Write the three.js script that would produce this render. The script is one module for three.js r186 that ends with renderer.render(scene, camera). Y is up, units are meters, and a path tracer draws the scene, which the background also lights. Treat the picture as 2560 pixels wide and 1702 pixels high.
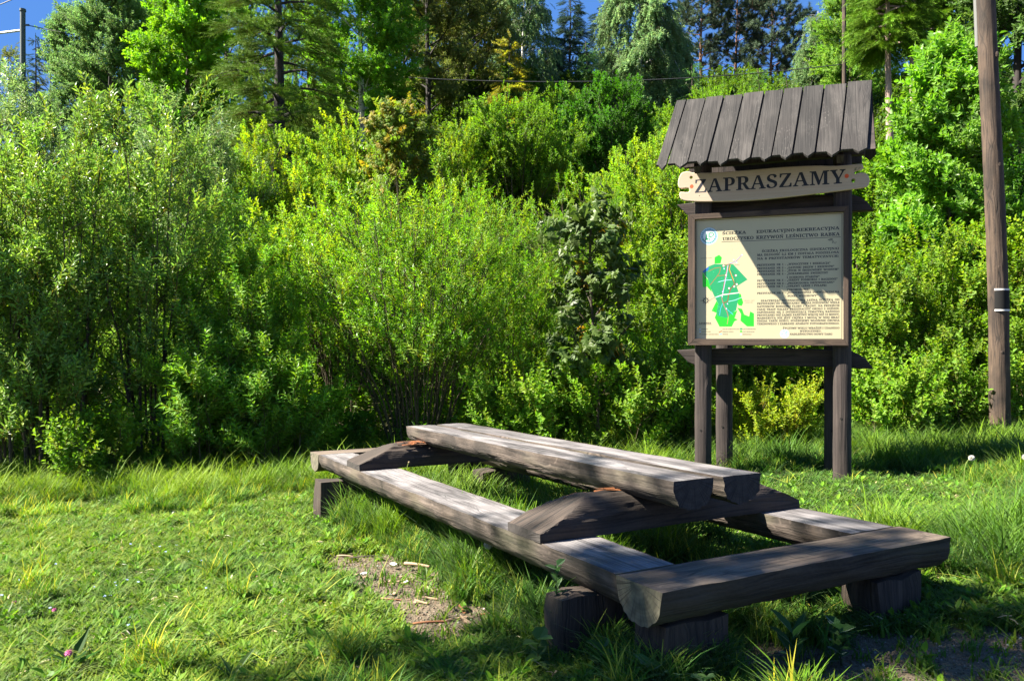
import * as THREE from 'three';
import { mergeGeometries, toCreasedNormals } from 'three/addons/utils/BufferGeometryUtils.js';
import { ImprovedNoise } from 'three/addons/math/ImprovedNoise.js';

// ------------------------------------------------------------------ camera, sky, sun, exposure
const scene = new THREE.Scene();
const camera = new THREE.PerspectiveCamera(47.02, 1024 / 680, 0.1, 400);
camera.position.set(0, 1.4, 0);
camera.rotation.x = -0.0038;
const renderer = new THREE.WebGLRenderer({ antialias: true });
renderer.setSize(1024, 680);
renderer.toneMapping = THREE.LinearToneMapping;
renderer.toneMappingExposure = 5.2;
renderer.shadowMap.enabled = true;
{
  const W = 256, H = 128, data = new Float32Array(W * H * 4);
  const stops = [[0, 0.29, 0.31, 0.35], [0.08, 0.115, 0.155, 0.235], [0.28, 0.0245, 0.066, 0.172], [1, 0.0155, 0.042, 0.12]];
  for (let y = 0; y < H; y++) {
    const up = Math.max(0, Math.sin(((y + 0.5) / H - 0.5) * Math.PI));
    let c = stops[3];
    for (let k = 0; k < 3; k++) if (up <= stops[k + 1][0]) {
      const f = (up - stops[k][0]) / (stops[k + 1][0] - stops[k][0]);
      c = stops[k].map((a, i) => a + (stops[k + 1][i] - a) * f); break;
    }
    for (let x = 0; x < W; x++) data.set([c[1], c[2], c[3], 1], (y * W + x) * 4);
  }
  const sky = new THREE.DataTexture(data, W, H, THREE.RGBAFormat, THREE.FloatType);
  sky.mapping = THREE.EquirectangularReflectionMapping;
  sky.magFilter = THREE.LinearFilter; sky.needsUpdate = true;
  scene.background = sky; scene.environment = sky;
}
const sun = new THREE.DirectionalLight(new THREE.Color(1.0, 0.93, 0.80), 5);
sun.position.set(-1.08, 1.16, 0.05).multiplyScalar(60);
sun.castShadow = true;
Object.assign(sun.shadow.camera, { left: -45, right: 45, top: 45, bottom: -45, near: 1, far: 160 });
sun.shadow.mapSize.set(4096, 4096);
scene.add(sun, sun.target);

// ------------------------------------------------------------------ helpers
const perlin = new ImprovedNoise();
const N3 = (x, y, z) => perlin.noise(x + 31.4, y + 17.2, z + 5.1);
function rng(seed) { let s = seed >>> 0; return () => { s = (s + 0x6d2b79f5) | 0; let t = Math.imul(s ^ (s >>> 15), 1 | s); t = (t + Math.imul(t ^ (t >>> 7), 61 | t)) ^ t; return ((t ^ (t >>> 14)) >>> 0) / 4294967296; }; }
const lerp = THREE.MathUtils.lerp, clamp = THREE.MathUtils.clamp, sstep = (a, b, x) => THREE.MathUtils.smoothstep(x, a, b);
const names = new Map();
function numbered(n) { const k = names.get(n) ?? 0; names.set(n, k + 1); return k ? `${n}_${String(k).padStart(3, '0')}` : n; }
function tag(o, label, category, group) { o.userData.label = label; o.userData.category = category; if (group) o.userData.group = group; return o; }
function thing(name, label, category, x, y, z, group) {
  const g = new THREE.Group(); g.name = numbered(name); g.position.set(x, y, z); tag(g, label, category, group); scene.add(g); return g;
}
function part(name, geo, mat, parent, kind) {
  const m = new THREE.Mesh(geo, mat); m.name = name; m.castShadow = m.receiveShadow = true;
  if (kind) m.userData.kind = kind;
  parent.add(m); return m;
}
function groundY(x, z) {
  const d = -z, xc = clamp(x, -4.5, 6), dc = clamp(d, 1.5, 9.5);
  let s = Math.max(0, d - 10.3); if (s > 32) s = 32 + 4 * (1 - Math.exp(-(s - 32) / 8));
  const k = 0.62 + 0.38 * sstep(-24, -7, x);
  return 0.0459 * xc - 0.0295 * dc + 0.0745 + k * 0.5 * s * s / (s + 3) + 0.022 * N3(x * 0.9, 3, z * 0.9) + 0.01 * N3(x * 3.1, 8, z * 3.1);
}
// how bare the ground is, 0 to 1
function bare(x, z) {
  const d = -z, n = 0.35 * N3(x * 1.7, 1, z * 1.7) + 0.30 * N3(x * 4.6, 2, z * 4.6) + 0.26 * N3(x * 11, 4, z * 11);
  const seg = (x0, d0, x1, d1, r) => { const vx = x1 - x0, vd = d1 - d0, t = clamp(((x - x0) * vx + (d - d0) * vd) / (vx * vx + vd * vd), 0, 1); return 1 - Math.hypot(x - x0 - vx * t, d - d0 - vd * t) / r; };
  const a = Math.max(seg(-1.05, 5.35, -0.62, 4.55, 0.34), seg(-0.62, 4.55, -0.3, 3.95, 0.30), seg(1.25, 3.25, 2.3, 3.15, 0.42));
  const b = seg(-3, 4.5, 0, 4, 2.5) > 0 ? Math.max(0, N3(x * 2.3, 21, z * 2.3) - 0.33) * 1.2 : 0;
  return clamp(sstep(-0.12, 0.42, a + n * 0.9) + b, 0, 1);
}

// ------------------------------------------------------------------ textures
function dataTex(w, h, f, srgb) {
  const d = new Uint8Array(w * h * 4);
  for (let y = 0; y < h; y++) for (let x = 0; x < w; x++) {
    const c = f(x / w, y / h), o = (y * w + x) * 4;
    for (let k = 0; k < 3; k++) { let v = clamp(c[k], 0, 1); if (srgb) v = v <= 0.0031308 ? v * 12.92 : 1.055 * Math.pow(v, 1 / 2.4) - 0.055; d[o + k] = v * 255; }
    d[o + 3] = 255;
  }
  const t = new THREE.DataTexture(d, w, h); t.wrapS = t.wrapT = THREE.MirroredRepeatWrapping; t.magFilter = THREE.LinearFilter; t.minFilter = THREE.LinearMipmapLinearFilter;
  if (srgb) t.colorSpace = THREE.SRGBColorSpace; t.needsUpdate = true; return t;
}
// wood: u runs along the grain, U by V metres
function wood(o) {
  const { seed, U, V, W = 768, H = 384, light, dark, tint = light, crack = 0.5, wear = 0.5, moss = 0 } = o, r = rng(seed);
  const knots = Array.from({ length: o.knots ?? 5 }, () => [r(), r(), 0.012 + r() * 0.012]);
  const hgt = new Float32Array(W * H), col = [];
  for (let y = 0; y < H; y++) for (let x = 0; x < W; x++) {
    let u = x / W * U, v = y / H * V, kn = 0, du = 0;
    for (const [a, b, s] of knots) { const dx = (u - a * U), dy = (v - b * V), q = Math.hypot(dx * 0.45, dy) / s; du += Math.sign(dy || 1) * s * 1.3 * Math.exp(-q * q * 0.35); if (q < 2.2) kn = Math.max(kn, 1 - q / 2.2); }
    const vv = v + du + 0.006 * N3(u * 2.1, v * 5, seed);
    const g1 = N3(u * 1.1, vv * 60, seed + 1), g2 = N3(u * 3.5, vv * 170, seed + 2), big = N3(u * 1.4, vv * 9, seed + 3), fine = N3(u * 40, vv * 260, seed + 4);
    const ck = Math.pow(clamp(1 - Math.abs(N3(u * 0.8, vv * 26, seed + 5)) * 11, 0, 1), 2) * sstep(-0.15, 0.3, N3(u * 1.5, vv * 6, seed + 6)) * crack;
    const wr = sstep(-0.25, 0.5, big + 0.5 * N3(u * 6, v * 14, seed + 7)) * wear;
    const s = 0.5 + 0.42 * g1 + 0.35 * g2 + 0.2 * fine;
    const stain = (o.stain ?? 0) * sstep(0.02, 0.45, N3(u * 1.9, v * 6, seed + 12) + 0.4 * N3(u * 7, v * 25, seed + 13)), fleck = (o.fleck ?? 0) * sstep(0.30, 0.55, N3(u * 26, v * 75, seed + 14)) * sstep(-0.1, 0.35, N3(u * 2.6, v * 8, seed + 15));
    const lines = sstep(0.28, 0.5, N3(u * 2.6, vv * 120, seed + 10)) , fib = sstep(0.25, 0.55, N3(u * 7, vv * 210, seed + 11)) * wr;
    const ms = moss * sstep(0.1, 0.5, N3(u * 2.2, v * 7, seed + 8));
    const c = [0, 1, 2].map((k) => {
      let a = lerp(dark[k], light[k], clamp(s * 0.85 + wr * 0.75 - 0.12, 0, 1.3));
      a = lerp(a, tint[k], 0.35 * sstep(0, 0.5, N3(u * 2.7, v * 8, seed + 9)));
      a = lerp(a, [0.10, 0.12, 0.045][k], ms * 0.6);
      a *= 1 - 0.55 * lines; a *= 1 + 0.5 * fib; a = lerp(a, light[k] * 1.9, fleck * 0.6); a *= 1 - stain; a *= 1 - 0.92 * ck; a *= 1 - 0.6 * kn * kn; return a;
    });
    col.push(c); hgt[y * W + x] = 0.55 + 0.25 * g1 + 0.2 * g2 + 0.1 * fine - 0.6 * ck - 0.1 * kn;
  }
  const at = (a, b) => (Math.min(H - 1, Math.round(b * H))) * W + Math.min(W - 1, Math.round(a * W));
  const map = dataTex(W, H, (a, b) => col[at(a, b)], true), bump = dataTex(W, H, (a, b) => { const q = hgt[at(a, b)]; return [q, q, q]; });
  for (const t of [map, bump]) t.repeat.set(1 / U, 1 / V);
  return new THREE.MeshStandardMaterial({ map, bumpMap: bump, bumpScale: o.bump ?? 0.004, roughness: o.rough ?? 0.85 });
}
function endGrain(seed, light, dark) {
  const f = (a, b) => {
    const x = a - 0.5, y = b - 0.75, q = Math.hypot(x, y * 1.1) + 0.02 * N3(a * 5, b * 5, seed), ang = Math.atan2(y, x);
    const ring = 0.5 + 0.5 * Math.sin(q * 110), ray = Math.pow(clamp(1 - Math.abs(N3(Math.cos(ang) * 5, Math.sin(ang) * 5, seed + 3)) * 9, 0, 1), 2) * sstep(0.05, 0.2, q);
    const n = 0.5 + 0.6 * N3(a * 9, b * 9, seed + 5);
    return [clamp(0.10 * ring + 0.7 * n - 0.6 * ray, 0, 1), ray];
  };
  const map = dataTex(256, 256, (a, b) => { const [t] = f(a, b); return [0, 1, 2].map((k) => lerp(dark[k], light[k], t)); }, true);
  const bump = dataTex(256, 256, (a, b) => { const [t] = f(a, b); return [t, t, t]; });
  for (const t of [map, bump]) t.repeat.set(1 / 0.32, 1 / 0.32);
  for (const t of [map, bump]) t.offset.set(0.5, 0.75);
  return new THREE.MeshStandardMaterial({ map, bumpMap: bump, bumpScale: 0.004, roughness: 0.9 });
}
const M = {};
M.seatTop = wood({ seed: 11, stain: 0.55, fleck: 0.25, U: 2.4, V: 0.6, light: [0.2129, 0.1986, 0.1979], dark: [0.0274, 0.0229, 0.0228], tint: [0.1210, 0.1065, 0.1094], wear: 0.6, knots: 9, crack: 0.8 });
M.brownTop = wood({ seed: 12, stain: 0.4, fleck: 0.5, U: 2.2, V: 0.6, light: [0.1792, 0.1364, 0.1020], dark: [0.0332, 0.0228, 0.0161], tint: [0.1070, 0.0745, 0.0550], wear: 0.5, knots: 7, crack: 0.9 });
M.seatSide = wood({ seed: 13, stain: 0.6, fleck: 0.4, U: 2.0, V: 0.6, light: [0.1406, 0.1095, 0.0893], dark: [0.0169, 0.0115, 0.0085], tint: [0.0671, 0.0461, 0.0302], wear: 0.6, knots: 8, moss: 0.35, bump: 0.006 });
M.beam = wood({ seed: 14, U: 1.9, V: 0.7, light: [0.0642, 0.0449, 0.0326], dark: [0.0117, 0.0074, 0.0048], tint: [0.0396, 0.0256, 0.0163], wear: 0.45, knots: 5, crack: 0.9, bump: 0.006 });
M.benchDark = wood({ seed: 23, U: 2.0, V: 0.6, light: [0.0670, 0.0520, 0.0374], dark: [0.0151, 0.0110, 0.0076], tint: [0.0378, 0.0280, 0.0187], wear: 0.5, knots: 8, moss: 0.25, bump: 0.006 });
M.post = wood({ seed: 15, U: 2.6, V: 0.6, light: [0.0544, 0.0400, 0.0346], dark: [0.0147, 0.0094, 0.0086], tint: [0.0354, 0.0235, 0.0202], wear: 0.5, knots: 9, bump: 0.004 });
M.roof = wood({ seed: 16, fleck: 0.8, U: 1.9, V: 1.9, W: 700, H: 1000, light: [0.0348, 0.0309, 0.0287], dark: [0.0028, 0.0021, 0.0020], tint: [0.0151, 0.0120, 0.0112], wear: 0.6, knots: 16, crack: 0.8, bump: 0.004 });
M.pole = wood({ seed: 17, stain: 0.4, fleck: 0.2, U: 3.0, V: 0.9, light: [0.1021, 0.0673, 0.0445], dark: [0.0218, 0.0134, 0.0098], tint: [0.0728, 0.0442, 0.0263], wear: 0.5, knots: 12, crack: 0.9, bump: 0.006 });
M.frame = wood({ seed: 18, U: 1.5, V: 0.3, W: 512, H: 192, light: [0.1134, 0.0754, 0.0504], dark: [0.0302, 0.0186, 0.0135], tint: [0.0670, 0.0422, 0.0306], wear: 0.4, knots: 3, bump: 0.002 });
M.endWarm = endGrain(21, [0.19, 0.17, 0.115], [0.05, 0.044, 0.031]);
M.endDark = endGrain(22, [0.055, 0.047, 0.042], [0.015, 0.012, 0.011]);
M.rotten = new THREE.MeshStandardMaterial({ color: new THREE.Color().setRGB(0.24, 0.085, 0.028), roughness: 0.95 });
M.rottenDark = new THREE.MeshStandardMaterial({ color: new THREE.Color().setRGB(0.06, 0.028, 0.014), roughness: 1 });
M.hole = new THREE.MeshStandardMaterial({ color: new THREE.Color().setRGB(0.012, 0.01, 0.009), roughness: 1 });

// ------------------------------------------------------------------ ground: one sheet to the horizon
{
  const axis = (a, b, step, lo, hi) => { const v = []; for (let x = a; x <= b + 1e-6; x += step) v.push(x); let s = step, x = b; while (x < hi) { s *= 1.16; x += s; v.push(Math.min(x, hi)); } s = step; x = a; while (x > lo) { s *= 1.16; x -= s; v.unshift(Math.max(x, lo)); } return v; };
  const xs = axis(-6, 7, 0.07, -170, 170), ds = axis(2, 11, 0.07, -70, 230), nx = xs.length, nd = ds.length;
  const pos = [], col = [], uv = [], idx = [];
  for (const d of ds) for (const x of xs) {
    const z = -d, b = d > 1 && d < 9 ? bare(x, z) : 0, y = groundY(x, z) - 0.02 * b;
    pos.push(x, y, z); uv.push(x, d);
    const m = 0.5 + 0.5 * N3(x * 0.8, 6, z * 0.8), far = sstep(24, 34, d);
    const g = [lerp(0.058, 0.088, m), lerp(0.062, 0.078, m), 0.026], s = [0.135, 0.104, 0.070], f = [0.05, 0.045, 0.02];
    for (let k = 0; k < 3; k++) col.push(lerp(lerp(g[k], f[k], far), s[k], b));
  }
  for (let j = 0; j < nd - 1; j++) for (let i = 0; i < nx - 1; i++) { const a = j * nx + i; idx.push(a, a + 1, a + nx, a + 1, a + nx + 1, a + nx); }
  const g = new THREE.BufferGeometry();
  g.setAttribute('position', new THREE.Float32BufferAttribute(pos, 3)); g.setAttribute('color', new THREE.Float32BufferAttribute(col, 3)); g.setAttribute('uv', new THREE.Float32BufferAttribute(uv, 2));
  g.setIndex(idx); g.computeVertexNormals();
  const hgt = (a, b) => { const A = Math.cos(a * 6.2832) * 3, B = Math.sin(a * 6.2832) * 3, C = Math.cos(b * 6.2832) * 3, D = Math.sin(b * 6.2832) * 3; return 0.5 + 0.35 * N3(A * 2.2 + C, B * 2.2, D * 2.2 + C) + 0.3 * N3(A * 6, B * 6 + C * 6, D * 6) + 0.2 * N3(A * 14 + D * 9, B * 14, C * 14); };
  const map = dataTex(512, 512, (a, b) => { const h = hgt(a, b); const v = clamp(0.45 + 0.75 * h, 0.2, 1); return [v, v * 0.98, v * 0.93]; }, true);
  const bump = dataTex(512, 512, (a, b) => { const h = hgt(a, b); return [h, h, h]; });
  for (const t of [map, bump]) t.repeat.set(1 / 0.9, 1 / 0.9);
  const m = new THREE.Mesh(g, new THREE.MeshStandardMaterial({ vertexColors: true, map, bumpMap: bump, bumpScale: 0.02, roughness: 1 }));
  m.name = 'ground'; m.userData.kind = 'structure'; m.userData.label = 'grassy ground with bare soil patches rising to a wooded slope'; m.receiveShadow = true; scene.add(m);
}

// ------------------------------------------------------------------ the picnic table
// half a log along +x: flat face at y = 0, round face down to -th (or up to +th when flip); groups: flat face, round face, ends
function halfLog({ len, w, th, seed, flip = false, cut = null, rough = 0.011, step = 0.05, pow = 0.72 }) {
  const n = Math.max(4, Math.ceil(len / step)), m = 22, side = flip ? 1 : -1;
  const ring = [];
  for (let i = 0; i <= n; i++) {
    const x = len * i / n, row = [], ex = Math.min(x, len - x);
    for (let j = 0; j <= m; j++) {
      const a = Math.PI * j / m, c = Math.cos(a), s = Math.pow(Math.sin(a), pow);
      let z = -c * w / 2 * (1 + 0.05 * N3(x * 1.3, seed, j > m / 2 ? 3 : 9)), y = th * s * (1 + 0.05 * N3(x * 1.1, seed + 2, 1));
      const b = rough * (N3(x * 5, j * 0.7, seed) + 0.5 * N3(x * 14, j * 1.3, seed + 5));
      z += -c * b; y = Math.max(0, y + s * b);
      if (ex < 0.012) { const q = 1 - 0.02 * (1 - ex / 0.012); z *= q; }
      if (cut) y = Math.min(y, cut.h + ex * cut.slope + 0.004 * N3(x * 9, z * 9, seed));
      row.push([x, side * y, z]);
    }
    ring.push(row);
  }
  const build = (quads, uvf) => {
    const pos = [], uv = [], idx = [];
    quads(pos, idx); for (let k = 0; k < pos.length; k += 3) uv.push(...uvf(pos[k], pos[k + 1], pos[k + 2], k / 3));
    const g = new THREE.BufferGeometry(); g.setAttribute('position', new THREE.Float32BufferAttribute(pos, 3)); g.setAttribute('uv', new THREE.Float32BufferAttribute(uv, 2)); g.setIndex(idx); return g;
  };
  const o = seed * 0.37;
  const K = 7;
  const flat = build((pos, idx) => {
    for (let i = 0; i <= n; i++) for (let k = 0; k <= K; k++) { const a = ring[i][0], b = ring[i][m], f = k / K, e = Math.min(f, 1 - f); pos.push(a[0], -side * (e > 0 ? 0.003 * N3(a[0] * 4, f * 3, seed + 8) : -0.002), lerp(a[2], b[2], f)); }
    for (let i = 0; i < n; i++) for (let k = 0; k < K; k++) { const a = i * (K + 1) + k, b = a + K + 1; flip ? idx.push(a, b, a + 1, a + 1, b, b + 1) : idx.push(a, a + 1, b, a + 1, b + 1, b); }
  }, (x, y, z) => [x + o, z + o * 0.3]);
  flat.computeVertexNormals();
  let round = build((pos, idx) => {
    for (let i = 0; i <= n; i++) for (let j = 0; j <= m; j++) pos.push(...ring[i][j]);
    for (let i = 0; i < n; i++) for (let j = 0; j < m; j++) { const a = i * (m + 1) + j, b = a + m + 1; flip ? idx.push(a, a + 1, b, a + 1, b + 1, b) : idx.push(a, b, a + 1, a + 1, b, b + 1); }
  }, (x, y, z, k) => [x + o * 1.7, (k % (m + 1)) / m * (w * 0.75 + th) + o]);
  if (cut) { round = toCreasedNormals(round, 0.5); } else { round.computeVertexNormals(); round = round.toNonIndexed(); }
  const caps = build((pos, idx) => {
    for (const i of [0, n]) {
      const s = pos.length / 3, r = ring[i]; pos.push(r[0][0], side * Math.min(th, cut ? cut.h : th) * 0.4, 0);
      for (let j = 0; j <= m; j++) pos.push(...r[j]);
      const fl = (i === 0) !== flip;
      for (let j = 0; j <= m; j++) { const a = s + 1 + j, b = s + 1 + (j + 1) % (m + 1); fl ? idx.push(s, b, a) : idx.push(s, a, b); }
    }
  }, (x, y, z) => [z, y]);
  const c2 = caps.toNonIndexed(); c2.computeVertexNormals();
  return mergeGeometries([flat.toNonIndexed(), round, c2], true);
}
function roughBox(sx, sy, sz, seed, amp = 0.006, bev = 0.012) {
  const g = new THREE.BoxGeometry(sx, sy, sz, 6, 8, 6), p = g.attributes.position, uv = g.attributes.uv, nn = g.attributes.normal;
  for (let i = 0; i < p.count; i++) {
    let x = p.getX(i), y = p.getY(i), z = p.getZ(i);
    const ax = Math.abs(nn.getX(i)), ay = Math.abs(nn.getY(i));
    uv.setXY(i, (ay > 0.5 ? x : y) + seed * 0.31, (ax > 0.5 ? z : ay > 0.5 ? z : x) + seed * 0.17);
    const e = [Math.abs(x) / sx, Math.abs(y) / sy, Math.abs(z) / sz].filter((q) => q > 0.499).length;
    if (e > 1) { x *= 1 - bev / sx; y *= 1 - bev / sy; z *= 1 - bev / sz; }
    const q = amp * 2;
    p.setXYZ(i, x + q * N3(x * 6, y * 6, z * 6 + seed), y + q * N3(x * 6 + 9, y * 6, z * 6 + seed), z + q * N3(x * 6, y * 6 + 9, z * 6 + seed));
  }
  return toCreasedNormals(g, 0.6);
}
{
  const t = thing('picnic_table', 'grey weathered log picnic table with benches on all four sides standing in the grass', 'picnic table', 0.4319, 0, -3.2227);
  t.rotation.order = 'YXZ'; t.rotation.set(-0.023, 0.5072, -0.0083);
  const B = 0.42; // top of the seats
  const put = (name, geo, mats, x, y, z, ry = 0, label) => { const m = part(name, geo, mats, t); m.position.set(x, y, z); m.rotation.y = ry; if (label) m.userData.label = label; return m; };
  const seat = [M.seatTop, M.seatSide, M.endWarm], board = [M.seatTop, M.seatSide, M.endDark], dark = [M.brownTop, M.benchDark, M.endWarm];
  // seats across (along x) and along (-z)
  put('bench_seat', halfLog({ len: 1.84, w: 0.29, th: 0.165, seed: 3 }), dark, 0, B, 0.145, 0, 'brown half-log seat across the near end');
  put('bench_seat', halfLog({ len: 1.84, w: 0.29, th: 0.165, seed: 4 }), dark, 0, B, -4.569 - 0.147, 0, 'half-log seat across the far end');
  put('bench_seat', halfLog({ len: 4.565, w: 0.325, th: 0.17, seed: 5 }), seat, 0.1625, B + 0.002, -0.002, Math.PI / 2, 'long pale grey half-log seat on the side of the bare soil');
  put('bench_seat', halfLog({ len: 4.565, w: 0.33, th: 0.17, seed: 6 }), seat, 1.8 - 0.165, B + 0.002, -0.002, Math.PI / 2, 'long half-log seat on the side of the notice board');
  // cross beams
  const beamMats = [M.beam, M.beam, M.endDark];
  const beam1 = put('cross_beam', halfLog({ len: 1.8, w: 0.33, th: 0.185, seed: 7, flip: true, cut: { h: 0.045, slope: 0.40 }, step: 0.02 }), beamMats, 0, B + 0.003, -0.77);
  const beam2 = put('cross_beam', halfLog({ len: 1.8, w: 0.34, th: 0.185, seed: 8, flip: true, cut: { h: 0.045, slope: 0.40 }, step: 0.02 }), beamMats, 0, B + 0.003, -3.54);
  // table planks
  put('table_plank', halfLog({ len: 3.52, w: 0.258, th: 0.145, seed: 9, pow: 0.6 }), board, 0.693, B + 0.297, -0.292, Math.PI / 2);
  put('table_plank', halfLog({ len: 3.56, w: 0.262, th: 0.145, seed: 10, pow: 0.6 }), board, 1.012, B + 0.295, -0.292, Math.PI / 2);
  put('spacer', roughBox(0.06, 0.09, 0.12, 3, 0.002), M.seatSide, 0.852, B + 0.235, -0.52);
  // supports
  const blk = (u0, u1, v0, v1, h0, h1, seed) => put('support_block', roughBox(u1 - u0, h1 - h0, v1 - v0, seed, 0.012, 0.02), M.beam, (u0 + u1) / 2, (h0 + h1) / 2, -(v0 + v1) / 2, 0.02 * (seed % 3 - 1));
  blk(-0.14, 0.42, 0.2, 0.37, -0.3, 0.285, 1);
  blk(0.05, 0.42, -0.24, -0.04, -0.3, 0.262, 2);
  blk(1.34, 1.68, -0.25, -0.02, -0.3, 0.262, 3);
  blk(1.3, 1.9, 0.25, 0.42, -0.3, 0.27, 4);
  blk(-0.12, 0.45, 4.08, 4.3, -0.4, 0.245, 5);
  blk(1.40, 1.95, 4.0, 4.22, -0.4, 0.235, 6);
  blk(1.4, 1.75, 4.62, 4.8, -0.4, 0.265, 8);
  // rotten tops of the beams: orange splinters
  const splinters = (seed, x0, x1, z, w, y, n) => {
    const r = rng(seed), gs = [];
    for (let i = 0; i < n; i++) {
      const l = 0.04 + r() * 0.13, g = new THREE.ConeGeometry(0.004 + r() * 0.005, l, 4); g.rotateZ(Math.PI / 2 * (r() < 0.5 ? 1 : -1)); g.rotateZ((r() - 0.5) * 0.35); g.rotateY((r() - 0.5) * 0.4); g.scale(1, 0.7, 1.6);
      g.translate(lerp(x0, x1, r()), y + r() * 0.018, z + (r() - 0.5) * w); gs.push(g.toNonIndexed());
    }
    const g = mergeGeometries(gs); g.computeVertexNormals(); return g;
  };
  const r2 = part('rotten_wood', splinters(5, 0.46, 0.74, 0.04, 0.16, 0.172, 55), M.rotten, beam2, 'stuff'); r2.userData.label = 'orange rotten splinters on the broken beam top';
  part('rotten_hollow', splinters(6, 0.42, 0.78, 0.03, 0.2, 0.168, 60), M.rottenDark, beam2, 'stuff');
  part('rotten_wood', splinters(7, 0.52, 0.62, -0.03, 0.10, 0.172, 16), M.rotten, beam1, 'stuff');
  part('rotten_hollow', splinters(8, 0.30, 0.42, -0.08, 0.06, 0.152, 12), M.rottenDark, beam1, 'stuff');
}

// ------------------------------------------------------------------ the notice board
function canvas(w, h) { const c = document.createElement('canvas'); c.width = w; c.height = h; return [c, c.getContext('2d')]; }
function canvasTex(c) { const t = new THREE.CanvasTexture(c); t.colorSpace = THREE.SRGBColorSpace; t.anisotropy = 8; return t; }
function roundPost(h, r, seed, square = 3.2) {
  const n = 44, m = 20, pos = [], uv = [], idx = [], y0 = -0.35;
  for (let i = 0; i <= n; i++) for (let j = 0; j <= m; j++) {
    const a = j / m * Math.PI * 2, c = Math.cos(a), s = Math.sin(a), y = y0 + (h - y0) * i / n;
    const q = Math.pow(Math.pow(Math.abs(c), square) + Math.pow(Math.abs(s), square), -1 / square) * r * (1 + 0.05 * N3(y * 1.6, c + seed, s) + 0.035 * N3(y * 5, c * 2 + seed, s * 2));
    pos.push(c * q, y, s * q); uv.push(y + seed * 0.43, j / m * 0.5 + seed * 0.2);
  }
  for (let i = 0; i < n; i++) for (let j = 0; j < m; j++) { const a = i * (m + 1) + j, b = a + m + 1; idx.push(a, b, a + 1, a + 1, b, b + 1); }
  const top = pos.length / 3; pos.push(0, h + 0.004, 0); uv.push(0, 0);
  for (let j = 0; j < m; j++) idx.push(n * (m + 1) + j, top, n * (m + 1) + j + 1);
  const g = new THREE.BufferGeometry(); g.setAttribute('position', new THREE.Float32BufferAttribute(pos, 3)); g.setAttribute('uv', new THREE.Float32BufferAttribute(uv, 2)); g.setIndex(idx);
  return toCreasedNormals(g, 0.7);
}
function swapUV(g, ox = 0, oy = 0) { const u = g.attributes.uv; for (let i = 0; i < u.count; i++) { const a = u.getX(i), b = u.getY(i); u.setXY(i, b + oy, a + ox); } return g; }
function shiftUV(g, ox, oy) { const u = g.attributes.uv; for (let i = 0; i < u.count; i++) u.setXY(i, u.getX(i) + ox, u.getY(i) + oy); return g; }
const shapeOf = (pts) => { const s = new THREE.Shape(); pts.forEach(([x, y], i) => (i ? s.lineTo(x, y) : s.moveTo(x, y))); s.closePath(); return s; };
const extrude = (pts, depth, bev = 0.003) => new THREE.ExtrudeGeometry(pts instanceof THREE.Shape ? pts : shapeOf(pts), { depth, bevelEnabled: bev > 0, bevelSize: bev, bevelThickness: bev, bevelSegments: 1, bevelOffset: -bev, curveSegments: 14 });
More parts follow.
